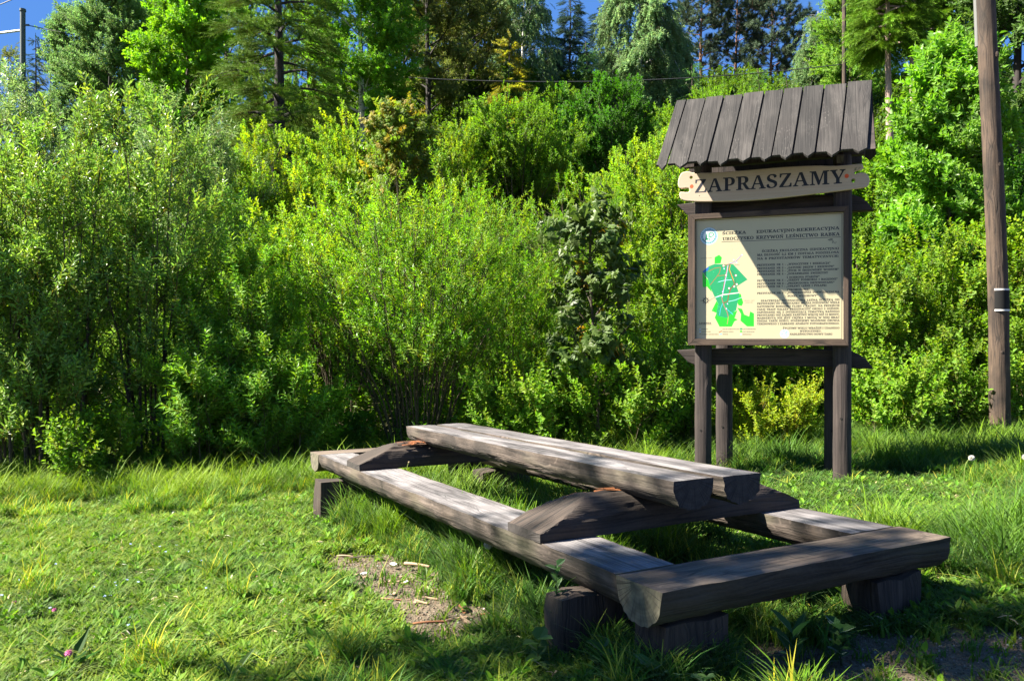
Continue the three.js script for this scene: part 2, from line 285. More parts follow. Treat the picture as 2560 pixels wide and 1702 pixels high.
{
  const t = thing('notice_board', 'dark wooden notice board with plank roof, welcome plank and cream trail map panel', 'notice board', 2.526, 0, -7.752);
  t.rotation.y = -0.3683;
  // posts: front pair carries the panel, rear pair stands behind
  const P = [[-0.63, -0.1, 3.16, 0.083, 1], [0.694, -0.1, 3.16, 0.083, 2], [-0.46, -0.52, 3.16, 0.085, 3], [0.62, -0.52, 3.16, 0.085, 4]];
  for (const [x, z, h, r, s] of P) {
    const p = part('post', roundPost(h, r, s), M.post, t); p.position.set(x, 0, z);
    for (const y of s === 1 ? [1.18, 0.45] : s === 2 ? [0.62] : [0.45]) { const b = part('bolt_hole', new THREE.CylinderGeometry(0.011, 0.011, 0.03, 10).rotateX(Math.PI / 2), M.hole, p); b.position.set(-0.012, y, r * 0.98 - 0.01); }
  }
  // crossbars between the front and the rear posts
  const bar = [[-0.90, 0.085], [-0.70, 0.10], [-0.3, 0.112], [0.2, 0.112], [0.62, 0.098], [0.80, 0.088], [0.88, 0.05], [0.94, 0.0], [1.0, -0.085], [0.8, -0.082], [0.3, -0.068], [-0.3, -0.06], [-0.7, -0.075], [-0.78, -0.04]];
  for (const y of [1.18, 2.72]) { const m = part('crossbar', swapUV(swapUV(extrude(bar, 0.11, 0.008), 0.3 * y, 0.2)), M.post, t); m.position.set(-0.02, y, -0.33); }
  // beams under the roof
  for (const z of [-0.1, -0.52]) { const m = part('roof_beam', roughBox(1.72, 0.1, 0.1, 5 + z * 3, 0.003), M.post, t); m.position.set(0.03, 3.2, z); }
  // roof: ridge along x at (y 3.895, z -0.25); two slopes of planks
  const run = 0.70, rise = 0.82, L = Math.hypot(run, rise), pitch = Math.atan2(rise, run);
  const ws = [0.108, 0.2, 0.188, 0.192, 0.208, 0.183, 0.187, 0.195, 0.208, 0.231], rr = rng(9);
  const roofTones = [0.75, 1, 1.25, 1.5].map((k) => { const m = M.roof.clone(); m.color.setRGB(k, k, k * 0.98); return m; });
  for (const side of [1, -1]) {
    const Ls = side > 0 ? L : L * 0.74;
    let x = -0.922;
    const group = [];
    ws.forEach((w, i) => {
      const g0 = 0.011 + rr() * 0.006, tip = 0.042 + rr() * 0.022, a = i ? (0.34 + rr() * 0.14) * w : 0.02, dl = (rr() - 0.5) * 0.028;
      const pts = [[0, 0], [w - g0, 0], [w - g0, -Ls + 0.006 + dl], [w * 0.66, -Ls - tip + dl], [a, -Ls + 0.002 + dl], [0, -Ls + dl]];
      const skew = side > 0 ? -0.085 / L : 0.1 / L;
      for (const p of pts) p[0] += -p[1] * skew;
      const g = swapUV(extrude(pts, 0.022, 0.0025), i * 0.211 + (side > 0 ? 0 : 0.07), i * 0.37);
      g.rotateY(0.02 + (rr() - 0.5) * 0.05); // a slightly cupped plank
      g.rotateX(-side * (Math.PI / 2 - pitch));
      if (side < 0) g.rotateX(0);
      const m = part('roof_board', g, roofTones[Math.floor(rr() * 4)], t);
      m.position.set(x, 3.895 + (side > 0 ? 0 : -0.004) + (rr() - 0.5) * 0.008, -0.25 + side * 0.004);
      x += w;
    });
    // battens under the planks
    for (const l of [0.12, Ls * 0.5, Ls - 0.12]) {
      const g = roughBox(1.80, 0.03, 0.07, 7 + l, 0.001, 0.004); g.rotateX(side * pitch);
      const m = part('batten', g, M.post, t); m.position.set(0.03, 3.895 - l * Math.sin(pitch) - 0.03, -0.25 + side * (l * Math.cos(pitch) - 0.024));
    }
    const u = new THREE.BoxGeometry(1.84, 0.008, Ls - 0.06); u.rotateX(side * pitch);
    const m = part('roof_underlay', u, M.post, t); m.position.set(0.03, 3.895 - (Ls / 2) * Math.sin(pitch) - 0.0085, -0.25 + side * (Ls / 2 * Math.cos(pitch) - 0.0075));
    for (const x of [-0.63, 0.66]) { const g = roughBox(0.07, 0.1, Ls - 0.12, 8, 0.002); g.rotateX(side * pitch); const q = part('rafter', g, M.post, t); q.position.set(x, 3.895 - (Ls / 2) * Math.sin(pitch) - 0.085, -0.25 + side * (Ls / 2 * Math.cos(pitch) - 0.06)); }
  }
  // panel frame
  const fx0 = -0.7625, fx1 = 0.743, fy0 = 1.322, fy1 = 2.653, ix0 = -0.692, ix1 = 0.700, iy0 = 1.384, iy1 = 2.600;
  const fbar = (pts, o) => part('frame_bar', shiftUV(extrude(pts, 0.066, 0.003), o, o * 0.3), M.frame, t).position.set(0, 0, -0.018);
  fbar([[fx0, fy0], [fx1, fy0], [ix1, iy0], [ix0, iy0]], 0.1); fbar([[ix0, iy1], [ix1, iy1], [fx1, fy1], [fx0, fy1]], 0.6);
  const fside = (pts, o) => { part('frame_bar', swapUV(extrude(pts, 0.066, 0.003), o, o), M.frame, t).position.set(0, 0, -0.018); };
  fside([[fx0, fy0], [ix0, iy0], [ix0, iy1], [fx0, fy1]], 0.2); fside([[ix1, iy0], [fx1, fy0], [fx1, fy1], [ix1, iy1]], 0.8);
  // the printed panel
  const W = 1536, H = 1344, [c, g] = canvas(W, H);
  const X = (x) => (x - 236) / 1448 * W, Y = (x, y) => { const yt = 195 - 75 * (x - 236) / 1448; return (y - yt) / (1362 - yt) * H; };
  g.fillStyle = '#b4aa8a'; g.fillRect(0, 0, W, H);
  { const r = rng(4); for (let i = 0; i < 900; i++) { g.fillStyle = `rgba(${90 + r() * 60},${80 + r() * 50},40,${0.02 + r() * 0.05})`; g.beginPath(); g.arc(r() * W, r() * H, r() * 5, 0, 7); g.fill(); }
    for (let i = 0; i < 160; i++) { g.fillStyle = `rgba(60,55,40,${0.1 + r() * 0.2})`; g.fillRect(X(560) + r() * 260, Y(560, 420) + r() * 130, 2 + r() * 3, 2 + r() * 3); } }
  const ink = '#121317';
  g.strokeStyle = ink; g.lineWidth = 4; g.strokeRect(X(256), Y(256, 214), X(1660) - X(256), Y(256, 1350) - Y(256, 214));
  const line = (txt, x0, x1, yb, size, weight = 'bold') => {
    g.fillStyle = ink; g.font = `${weight} ${size}px serif`;
    const a = X(x0), b = X(x1), y = Y(x0, yb), words = txt.split(/\s+/), wd = words.map((q) => g.measureText(q).width), tot = wd.reduce((p, q) => p + q, 0), sp = g.measureText(' ').width;
    const need = tot + sp * (words.length - 1), avail = b - a;
    let k = 1; if (need > avail * 1.0) k = avail / need; else if (words.length === 1) k = avail / need;
    let gap = words.length > 1 ? (avail - tot * k) / (words.length - 1) : 0, stretch = 1;
    if (gap > sp * 2.2) { stretch = Math.min(1.28, avail / (tot + sp * 1.7 * (words.length - 1))); k *= stretch; gap = (avail - tot * k) / (words.length - 1); }
    let x = a; words.forEach((q, i) => { g.save(); g.translate(x, y); g.scale(k, 1); g.fillText(q, 0, 0); if (size > 20) { g.strokeStyle = ink; g.lineWidth = size > 36 ? 1.6 : 1.3; g.strokeText(q, 0, 0); } g.restore(); x += wd[i] * k + gap; });
  };
  line('ŚCIEŻKA EDUKACYJNO-REKREACYJNA', 517, 1637, 346, 44);
  line('UROCZYSKO KRZYWOŃ LEŚNICTWO RABKA', 519, 1640, 402, 47);
  g.fillStyle = ink; g.fillRect(X(510), Y(510, 414), X(1648) - X(510), 5);
  line('ŚCIEŻKA EKOLOGICZNA (EDUKACYJNA)', 908, 1633, 514, 32);
  line('MA DŁUGOŚĆ 2,2 KM I ZOSTAŁA PODZIELONA', 862, 1633, 551, 32);
  line('NA 8 PRZYSTANKÓW TEMATYCZNYCH:', 862, 1633, 587, 32);
  [['PRZYSTANEK NR 1 - „WYPOCZYNEK I REKREACJA”', 862, 1556, 648], ['PRZYSTANEK NR 2 - „GATUNKI DRZEW I KRZEWÓW”', 862, 1592, 680], ['PRZYSTANEK NR 3 - „ŻYCIE W ŚRODOWISKU WODNYM”', 862, 1632, 709], ['PRZYSTANEK NR 4 - „DOKARMIANIE ZWIERZYNY', 862, 1533, 738], ['I OCHRONA PTAKÓW”', 1148, 1457, 766], ['PRZYSTANEK NR 5 - „TERENY PODMOKŁE I BAGIENNE”', 862, 1622, 799], ['PRZYSTANEK NR 6 - „PRZEBUDOWA DRZEWOSTANU”', 862, 1594, 829], ['PRZYSTANEK NR 7 - „UPRAWY LEŚNE I PUŁAPKI', 862, 1520, 857], ['FEROMONOWE”', 1150, 1366, 885], ['PRZYSTANEK NR 8 - „POWIERZCHNIA DOŚWIADCZALNA', 862, 1636, 919], ['- PUNKT WIDOKOWY”', 1135, 1440, 947]].forEach(([s, a, b, y]) => line(s, a, b, y, 27));
  ['SPACERUJĄC WYZNACZONĄ LEŚNĄ ŚCIEŻKĄ OD', 'PRZYSTANKU DO PRZYSTANKU MOŻNA PODZIWIAĆ WIELE', 'GATUNKÓW RODZIMEJ FLORY I FAUNY. NA PRZEJŚCIE', 'CAŁEJ TRASY NALEŻY PRZEZNACZYĆ OKOŁO 2 GODZIN.', 'ZAPOZNANIE SIĘ Z INTERESUJĄCĄ TEMATYKĄ KAŻDEGO', 'PRZYSTANKU NIE ZAJMIE PAŃSTWU WIĘCEJ NIŻ 15 MINUT.', 'MARSZRUTA NIE JEST CIĘŻKA I MOGĄ W NIEJ BRAĆ', 'UDZIAŁ TAKŻE DZIECI, SUGERUJEMY WŁOŻENIE OBUWIA', 'TERENOWEGO I ZABRANIE APARATU FOTOGRAFICZNEGO.'].forEach((s, i) => line(s, i ? 862 : 898, 1640, 992 + i * 27.8, 27));
  line('ŻYCZYMY WIELU WRAŻEŃ I UDANEGO', 1110, 1640, 1256, 28); line('WYPOCZYNKU.', 1272, 1475, 1284, 28); line('NADLEŚNICTWO NOWY TARG', 1175, 1575, 1313, 28);
  line('LEGENDA', 282, 405, 1207, 24); g.fillRect(X(266), Y(266, 1212), X(416) - X(266), 2);
  [['PARKING', 310, 375, 1262], ['PRZYSTANKI', 310, 400, 1287], ['ŚCIEŻKA EDUKACYJNA', 312, 480, 1312], ['SZLAK TURYSTYCZNY', 520, 690, 1262], ['DROGA LEŚNA', 520, 630, 1287], ['POTOK', 522, 575, 1312], ['LASY PAŃSTWOWE', 718, 850, 1262], ['LASY PRYWATNE', 718, 838, 1287], ['ŹRÓDEŁKO', 720, 808, 1312]].forEach(([s, a, b, y]) => line(s, a, b, y, 17));
  line('LEŚNICTWO RABKA', 296, 415, 578, 12, 'normal'); line('GRANICA', 640, 690, 642, 12, 'normal'); line('GRUNTY OBCE', 735, 838, 986, 12, 'normal'); line('LEŚNICTWA', 745, 825, 1004, 12, 'normal');
  // map
  const poly = (pts, fill) => { g.fillStyle = fill; g.beginPath(); pts.forEach(([x, y], i) => (i ? g.lineTo(X(x), Y(x, y)) : g.moveTo(X(x), Y(x, y)))); g.closePath(); g.fill(); };
  const way = (pts, col, w, dash = []) => { g.strokeStyle = col; g.lineWidth = w; g.lineJoin = g.lineCap = 'round'; g.setLineDash(dash); g.beginPath(); pts.forEach(([x, y], i) => (i ? g.lineTo(X(x), Y(x, y)) : g.moveTo(X(x), Y(x, y)))); g.stroke(); g.setLineDash([]); };
  const dot = (x, y, r, col, ring) => { g.fillStyle = col; g.beginPath(); g.arc(X(x), Y(x, y), r, 0, 7); g.fill(); if (ring) { g.strokeStyle = ring; g.lineWidth = 3; g.stroke(); } };
  const lite = '#17c41f', deep = '#0c8a55';
  poly([[440, 570], [445, 560], [485, 540], [513, 565], [500, 622], [440, 625]], lite);
  poly([[315, 705], [318, 840], [330, 855], [362, 845], [412, 900], [385, 800]], lite);
  poly([[410, 1080], [460, 985], [520, 1090], [640, 1090], [668, 1075], [640, 1150], [672, 1165], [640, 1180], [612, 1232], [490, 1232], [442, 1145], [460, 1100]], lite);
  poly([[640, 930], [700, 915], [726, 1000], [712, 1032], [680, 1025]], lite);
  poly([[668, 1050], [715, 1062], [735, 1115], [785, 1135], [795, 1085], [832, 1105], [832, 1230], [765, 1230], [700, 1175], [705, 1110]], lite);
  poly([[315, 700], [345, 680], [380, 650], [440, 628], [540, 632], [625, 630], [768, 778], [660, 845], [690, 920], [668, 1010], [655, 1075], [560, 1150], [470, 1130], [458, 1090], [478, 1015], [440, 945], [395, 850], [370, 770]], deep);
  poly([[315, 705], [345, 675], [385, 652], [372, 690], [330, 712]], '#1f5fa8');
  { const r = rng(6); for (let i = 0; i < 26; i++) { g.fillStyle = '#35b77c'; g.fillRect(X(420 + r() * 220), Y(500, 680 + r() * 420), 9, 7); } for (const [x, y] of [[470, 580], [340, 760], [395, 860], [440, 1060], [460, 1160], [510, 1215], [600, 1215], [640, 1130], [715, 1140], [770, 1165], [810, 1190], [700, 1000]]) { g.fillStyle = '#0a5a22'; g.fillRect(X(x), Y(x, y), 9, 9); } }
  way([[710, 540], [680, 575], [655, 600], [600, 625], [535, 645]], '#8d5a4a', 9); way([[710, 540], [680, 572], [640, 610], [590, 622]], '#8c9fd0', 5);
  way([[570, 640], [560, 700], [545, 770], [525, 880], [512, 960], [535, 1030], [565, 1090], [578, 1140], [568, 1205]], '#a05a58', 8); way([[575, 640], [566, 700], [552, 770], [530, 880], [516, 950]], '#b9c4ee', 5);
  way([[590, 640], [582, 680], [605, 730], [625, 780], [640, 820], [600, 870], [580, 930], [570, 990], [530, 1005]], '#7c3c1e', 9); way([[598, 640], [588, 680], [608, 728], [632, 790]], '#d8a13a', 5);
  way([[375, 700], [440, 668], [500, 660], [490, 710], [465, 745], [395, 830]], '#9a5a2a', 6); way([[465, 745], [545, 735]], '#9a5a2a', 6);
  way([[610, 690], [640, 740], [650, 810]], '#2c4a3a', 6, [8, 6]); way([[450, 950], [520, 925], [680, 905]], '#dfe3c4', 11); way([[455, 950], [500, 935]], '#8fb9d8', 7);
  way([[480, 800], [540, 785], [610, 780]], '#a9d0e6', 6); way([[580, 990], [650, 975], [710, 950]], '#9fd0d6', 6); way([[520, 1010], [500, 1060], [490, 1120]], '#4aa3d8', 5); way([[560, 1060], [625, 1115]], '#4aa3d8', 5); way([[400, 970], [450, 950]], '#444', 3);
  for (const [x, y] of [[530, 645], [555, 735], [652, 738], [662, 823], [637, 845], [585, 862]]) dot(x, y, 10, '#f2e9e4', '#b8283c');
  for (const [x, y] of [[521, 895], [570, 1012], [559, 1058], [714, 540], [535, 672], [660, 615], [630, 588]]) dot(x, y, 7, '#eef2ff', '#4a5ab0');
  // compass rose
  { const cx = X(350), cy = Y(350, 980); g.fillStyle = ink; for (let k = 0; k < 16; k++) { const a = k * Math.PI / 8, R = k % 4 === 0 ? 66 : k % 2 ? 34 : 46; g.beginPath(); g.moveTo(cx + Math.sin(a) * R, cy - Math.cos(a) * R); g.lineTo(cx + Math.sin(a + 0.2) * 24, cy - Math.cos(a + 0.2) * 24); g.lineTo(cx + Math.sin(a - 0.2) * 24, cy - Math.cos(a - 0.2) * 24); g.fill(); } g.beginPath(); g.arc(cx, cy, 27, 0, 7); g.fill(); g.fillStyle = '#b9b08c'; g.beginPath(); g.arc(cx, cy, 19, 0, 7); g.fill(); g.fillStyle = ink; g.font = 'bold 26px serif'; g.textAlign = 'center'; g.fillText('N', cx, cy + 9); g.textAlign = 'left'; }
  // round emblem
  { const cx = X(382), cy = Y(382, 360), R = 97; g.fillStyle = '#2f6f9a'; g.beginPath(); g.arc(cx, cy, R, 0, 7); g.fill(); g.fillStyle = '#dfe9ea'; g.beginPath(); g.arc(cx, cy, R - 4, 0, 7); g.fill(); g.fillStyle = '#8fb4c8'; g.beginPath(); g.arc(cx, cy, R - 9, 0, 7); g.fill(); g.fillStyle = '#e6efee'; g.beginPath(); g.arc(cx, cy, 62, 0, 7); g.fill();
    g.fillStyle = '#153d5a'; g.font = 'bold 21px sans-serif'; g.textAlign = 'center';
    const arc = 'LASY PAŃSTWOWE'; [...arc].forEach((ch, i) => { const a = -1.95 + i * 3.9 / (arc.length - 1); g.save(); g.translate(cx + Math.sin(a) * 68, cy - Math.cos(a) * 68); g.rotate(a); g.fillText(ch, 0, 0); g.restore(); });
    g.fillStyle = '#0b7a4a'; g.beginPath(); g.moveTo(cx - 42, cy + 42); g.lineTo(cx - 22, cy - 44); g.lineTo(cx - 4, cy - 44); g.lineTo(cx - 4, cy + 42); g.fill();
    g.lineWidth = 11; g.strokeStyle = '#0b7a4a'; g.beginPath(); g.moveTo(cx + 8, cy + 44); g.lineTo(cx + 8, cy - 38); g.lineTo(cx + 26, cy - 38); g.arc(cx + 26, cy - 16, 22, -Math.PI / 2, Math.PI / 2); g.lineTo(cx + 14, cy + 6); g.stroke();
    g.strokeStyle = '#eef4f2'; g.lineWidth = 7; g.beginPath(); g.moveTo(cx - 16, cy - 40); g.lineTo(cx - 16, cy + 18); g.lineTo(cx + 4, cy + 18); g.stroke();
    g.fillStyle = '#0b6a4a'; for (let k = 0; k < 9; k++) { const a = Math.PI + (k - 4) * 0.26; g.save(); g.translate(cx + Math.sin(a) * 70, cy - Math.cos(a) * 70); g.rotate(a + 0.5); g.fillRect(-4, -9, 8, 18); g.restore(); } g.textAlign = 'left'; }
  // pale round sticker with a tree print, and a dark scuff
  { const cx = X(1128), cy = Y(1128, 1300), R = 46; g.fillStyle = '#dcebf2'; g.beginPath(); g.arc(cx, cy, R, 0, 7); g.fill(); g.fillStyle = '#7fc0dc'; const r = rng(3); for (let i = 0; i < 90; i++) { const a = r() * 6.3, q = Math.sqrt(r()) * 40; g.globalAlpha = 0.5; g.beginPath(); g.arc(cx + Math.cos(a) * q, cy + Math.sin(a) * q, 2 + r() * 6, 0, 7); g.fill(); } g.globalAlpha = 1; }
  { const r = rng(8); g.fillStyle = '#4b4a40'; for (let i = 0; i < 26; i++) { g.globalAlpha = 0.6; const k = r() < 0.5; g.beginPath(); g.ellipse(X(k ? 1557 : 1592) + (r() - 0.5) * 40, Y(1570, k ? 396 : 424) + (r() - 0.5) * 22, 3 + r() * 8, 2 + r() * 4, 0, 0, 7); g.fill(); } g.globalAlpha = 1; }
  for (const [a, b, col] of [[695, 1257, '#0c8a55'], [695, 1281, lite]]) { g.fillStyle = col; g.fillRect(X(a), Y(a, b) - 12, 22, 17); }
  way([[486, 1287], [505, 1278], [512, 1276]], '#8d4a2a', 8); way([[488, 1310], [500, 1302], [514, 1306]], '#3f9bd0', 6); dot(703, 1306, 8, '#dcebff', '#88a'); dot(292, 1258, 8, '#dfe4ee', '#446'); dot(292, 1283, 8, '#cfe0ee', '#446'); way([[284, 1306], [306, 1306]], ink, 4, [6, 4]);
  const pg = new THREE.BoxGeometry(ix1 - ix0 + 0.02, iy1 - iy0 + 0.02, 0.006), pm = new THREE.MeshPhysicalMaterial({ map: canvasTex(c), roughness: 0.5, clearcoat: 0.25, clearcoatRoughness: 0.35 });
  const side = new THREE.MeshStandardMaterial({ color: 0xcfc39a, roughness: 0.7 });
  const panel = part('info_panel', pg, [side, side, side, side, pm, side], t); panel.position.set((ix0 + ix1) / 2, (iy0 + iy1) / 2, 0.0); panel.userData.label = 'cream panel with trail map and text';
  // welcome plank with holes
  const out = [[-0.795, 3.093], [-0.762, 3.095], [-0.717, 3.078], [-0.461, 3.063], [-0.137, 3.063], [0.178, 3.066], [0.484, 3.055], [0.634, 3.041], [0.782, 3.042], [0.855, 3.04], [0.869, 3.023], [0.869, 2.996], [0.796, 2.975], [0.791, 2.954], [0.864, 2.959], [0.908, 2.935], [0.922, 2.902], [0.922, 2.854], [0.908, 2.829], [0.869, 2.816], [0.762, 2.807], [0.484, 2.788], [0.178, 2.77], [-0.137, 2.76], [-0.461, 2.77], [-0.705, 2.785], [-0.829, 2.812], [-0.85, 2.848], [-0.85, 2.877], [-0.843, 2.89], [-0.767, 2.883], [-0.75, 2.895], [-0.756, 2.919], [-0.773, 2.927], [-0.847, 2.929], [-0.864, 2.958], [-0.864, 3.004], [-0.85, 3.049], [-0.829, 3.082]];
  const curve = new THREE.CatmullRomCurve3(out.map(([x, y]) => new THREE.Vector3(x, y, 0)), true, 'centripetal');
  const sh = shapeOf(curve.getPoints(180).slice(0, -1).map((p) => [p.x, p.y]));
  for (const [x, y, r] of [[-0.733, 3.031, 0.021], [0.784, 2.888, 0.024]]) { const h = new THREE.Path(); h.absarc(x, y, r, 0, Math.PI * 2, true); sh.holes.push(h); }
  const wg = extrude(sh, 0.035, 0.005);
  const bw = 1.82, bh = 0.36, bx = -0.88, by = 2.747, [c2, q] = canvas(2048, 405);
  const ux = (x) => (x - bx) / bw * 2048, uy = (y) => (1 - (y - by) / bh) * 405;
  q.fillStyle = '#ae9d8a'; q.fillRect(0, 0, 2048, 405);
  { const r = rng(15); for (let i = 0; i < 700; i++) { const y = r() * 405, x = r() * 2048, l = 150 + r() * 700; q.strokeStyle = r() < 0.6 ? `rgba(140,105,75,${0.04 + r() * 0.09})` : `rgba(245,230,210,${0.04 + r() * 0.1})`; q.lineWidth = 0.8 + r() * 1.8; q.beginPath(); q.moveTo(x, y); q.bezierCurveTo(x + l * 0.3, y + (r() - 0.5) * 8, x + l * 0.6, y + (r() - 0.5) * 8, x + l, y + (r() - 0.5) * 6); q.stroke(); }
    for (let i = 0; i < 40; i++) { q.fillStyle = 'rgba(80,85,60,0.35)'; q.beginPath(); q.arc(ux(0.82) + (r() - 0.5) * 60, uy(2.995) + (r() - 0.5) * 40, 2 + r() * 5, 0, 7); q.fill(); } }
  q.fillStyle = '#141b2c'; q.font = 'bold 205px serif';
  { const word = 'ZAPRASZAMY', wd = q.measureText(word).width, x0 = ux(-0.703), x1 = ux(0.716), sx = (x1 - x0) / wd, m = q.measureText('Z'), ch = m.actualBoundingBoxAscent, sy = (uy(2.868) - uy(3.003)) / ch; q.save(); q.translate(x0, uy(2.868)); q.scale(sx, sy); q.fillText(word, 0, 0); q.restore(); }
  for (const [x, y] of [[-0.727, 2.937], [0.726, 2.936]]) { q.fillStyle = '#d0522c'; q.beginPath(); q.ellipse(ux(x), uy(y), 21, 23, 0, 0, 7); q.fill(); }
  q.fillStyle = '#4a4038'; q.beginPath(); q.arc(ux(-0.649), uy(2.838), 6, 0, 7); q.fill();
  const wt = canvasTex(c2); wt.repeat.set(1 / bw, 1 / bh); wt.offset.set(-bx / bw, -by / bh);
  const plank = part('welcome_plank', wg, [new THREE.MeshStandardMaterial({ map: wt, roughness: 0.75 }), new THREE.MeshStandardMaterial({ color: new THREE.Color().setRGB(0.55, 0.43, 0.32), roughness: 0.8 })], t);
  plank.position.z = 0.005; plank.userData.label = 'pale carved plank with the welcome lettering';
}

// ------------------------------------------------------------------ poles and wires
function tube(pts, rad, segs, sides) { // pts: Vector3 list, rad(f)
  const curve = new THREE.CatmullRomCurve3(pts), g = new THREE.TubeGeometry(curve, segs, 1, sides, false), p = g.attributes.position, uv = g.attributes.uv, len = curve.getLength(), v = new THREE.Vector3();
  for (let i = 0; i <= segs; i++) { const c = curve.getPointAt(i / segs); for (let j = 0; j <= sides; j++) { const k = i * (sides + 1) + j; v.fromBufferAttribute(p, k).sub(c).multiplyScalar(typeof rad === 'number' ? rad : rad(i / segs, j / sides)).add(c); p.setXYZ(k, v.x, v.y, v.z); uv.setXY(k, i / segs * len, j / sides * 0.5); } }
  g.computeVertexNormals(); return g;
}
const V = (x, y, z) => new THREE.Vector3(x, y, z);
{
  const gy = groundY(6.05, -9.7), p = thing('utility_pole', 'thick leaning brown wooden pole with a black and white painted band near the right edge', 'pole', 6.05, gy, -9.7);
  const rad = (f, a) => (0.118 - 0.016 * f) * (1 + 0.05 * N3(f * 14, Math.cos(a * 6.283) * 1.2, Math.sin(a * 6.283) * 1.2) + 0.035 * N3(f * 45, Math.cos(a * 6.283) * 2, Math.sin(a * 6.283) * 2));
  const axis = [V(0.01, -0.5, 0), V(0, 0.9, 0), V(-0.03, 2.2, 0), V(-0.09, 3.6, 0), V(-0.16, 5, 0), V(-0.26, 7.4, 0)];
  part('trunk', tube(axis, rad, 110, 22), M.pole, p);
  // knots
  for (const [y, a, s] of [[4.8, 1.9, 0.03], [4.0, 2.1, 0.022], [3.45, 1.8, 0.03], [2.9, 2.2, 0.026], [2.2, 1.9, 0.022], [1.15, 1.7, 0.024], [0.8, 1.7, 0.022], [5.3, 2.3, 0.026]]) { const g = new THREE.SphereGeometry(s, 10, 8); g.scale(1, 1.5, 0.6); const m = part('knot', g, M.pole, p); m.position.set(-0.03 * y / 1.2 * 0.6 + Math.cos(a) * 0.1, y, Math.sin(a) * 0.1); m.lookAt(p.localToWorld(V(Math.cos(a) * 5, y, Math.sin(a) * 5))); }
  // trail mark painted on the side that faces the meadow
  const black = new THREE.MeshStandardMaterial({ color: new THREE.Color().setRGB(0.004, 0.004, 0.004), roughness: 0.95 }), white = new THREE.MeshStandardMaterial({ color: new THREE.Color().setRGB(0.6, 0.58, 0.55), roughness: 0.8 });
  const band = (y, h, m, name) => { const g = new THREE.CylinderGeometry(0.1235, 0.1245, h, 20, 2, true, -0.85, 1.95); const q = part(name, g, m, p); q.position.set(-0.006 - 0.022 * (y - 0.9) * 0.75, y, 0); };
  band(1.795, 0.225, black, 'black_band'); band(1.922, 0.022, white, 'white_band'); band(1.668, 0.022, white, 'white_band');
  part('conduit', tube([V(-0.245, 4.95, -0.05), V(-0.265, 5.5, -0.05), V(-0.335, 7.3, -0.05)], 0.035, 12, 8), new THREE.MeshStandardMaterial({ color: new THREE.Color().setRGB(0.12, 0.12, 0.115), roughness: 0.7 }), p);
}
{
  const x = -18.75, z = -30, gy = groundY(x, z), p = thing('utility_pole', 'thin grey-green utility pole standing against the blue sky', 'pole', x, gy, z);
  const m = new THREE.MeshStandardMaterial({ color: new THREE.Color().setRGB(0.055, 0.075, 0.075), roughness: 0.8 });
  part('trunk', tube([V(0, -0.3, 0), V(0, 4, 0), V(0, 13.9 - gy, 0)], (f) => 0.115 - 0.02 * f, 14, 10), m, p);
  part('cap', new THREE.CylinderGeometry(0.11, 0.12, 0.09, 10).translate(0, 13.93 - gy, 0), m, p);
  part('insulator', new THREE.CylinderGeometry(0.035, 0.045, 0.16, 8).rotateZ(Math.PI / 2).translate(0.17, 13.35 - gy, 0.02), m, p);
}
{
  const x = 12.72, z = -30, gy = groundY(x, z), p = thing('utility_pole', 'thin brown pole rising behind the roof of the notice board', 'pole', x, gy, z);
  part('trunk', tube([V(0, -0.3, 0), V(0.01, 4, 0), V(-0.02, 10.5, 0)], (f) => 0.085 - 0.02 * f, 14, 9), M.pole, p);
  part('bracket', new THREE.CylinderGeometry(0.02, 0.02, 0.2, 6).rotateZ(Math.PI / 2).translate(-0.1, 11.85 - gy, 0), M.hole, p);
}
{
  const cable = new THREE.MeshStandardMaterial({ color: new THREE.Color().setRGB(0.02, 0.022, 0.025), roughness: 0.6 }), bright = new THREE.MeshStandardMaterial({ color: new THREE.Color().setRGB(0.62, 0.64, 0.68), roughness: 0.4, metalness: 0.3 });
  const wire = (a, b, sag, r, m, label) => { const pts = []; for (let i = 0; i <= 24; i++) { const f = i / 24; pts.push(a.clone().lerp(b, f).add(V(0, -sag * 4 * f * (1 - f), 0))); } const q = new THREE.Mesh(tube(pts, r, 60, 6), m); q.name = numbered('wire'); tag(q, label, 'wire'); scene.add(q); };
  wire(V(-18.55, 13.35, -30), V(12.6, 11.85, -30), 1.3, 0.017, cable, 'thin black wire running across in front of the wood to the thin brown pole');
  wire(V(-18.85, 13.15, -30), V(-34, 11.9, -30), 0.15, 0.045, bright, 'bright cable leaving the grey-green pole towards the edge of the photo');
  wire(V(-4, 17.1, -25), V(-34, 5.0, -25), 0.1, 0.015, cable, 'thin wire crossing the top corner of the sky above the bright cable');
}

// ------------------------------------------------------------------ foliage
const leafMat = (o = {}) => new THREE.MeshPhysicalMaterial({ color: 0xffffff, vertexColors: true, side: THREE.DoubleSide, roughness: o.rough ?? 0.92, transmission: o.trans ?? 0.42, thickness: 0, clearcoat: o.coat ?? 0, clearcoatRoughness: o.coatRough ?? 0.35, ior: 1.4, specularIntensity: 0.35 });
const LM = { soft: leafMat({ coat: 0.12, coatRough: 0.4, trans: 0.6 }), gloss: leafMat({ coat: 1, coatRough: 0.36, trans: 0.55 }), satin: leafMat({ coat: 0.5, coatRough: 0.36, trans: 0.6 }), needle: leafMat({ trans: 0.25, coat: 0.05 }), grass: leafMat({ trans: 0.45, coat: 0.15, coatRough: 0.4 }) };
const barkMat = (a, b, seed) => wood({ seed, U: 2, V: 0.5, W: 256, H: 128, light: a, dark: b, wear: 0.5, knots: 6, crack: 0.8, bump: 0.008, rough: 0.95 });
M.bark = barkMat([0.13, 0.10, 0.075], [0.03, 0.023, 0.018], 31);
M.barkDark = barkMat([0.055, 0.045, 0.042], [0.012, 0.01, 0.01], 32);
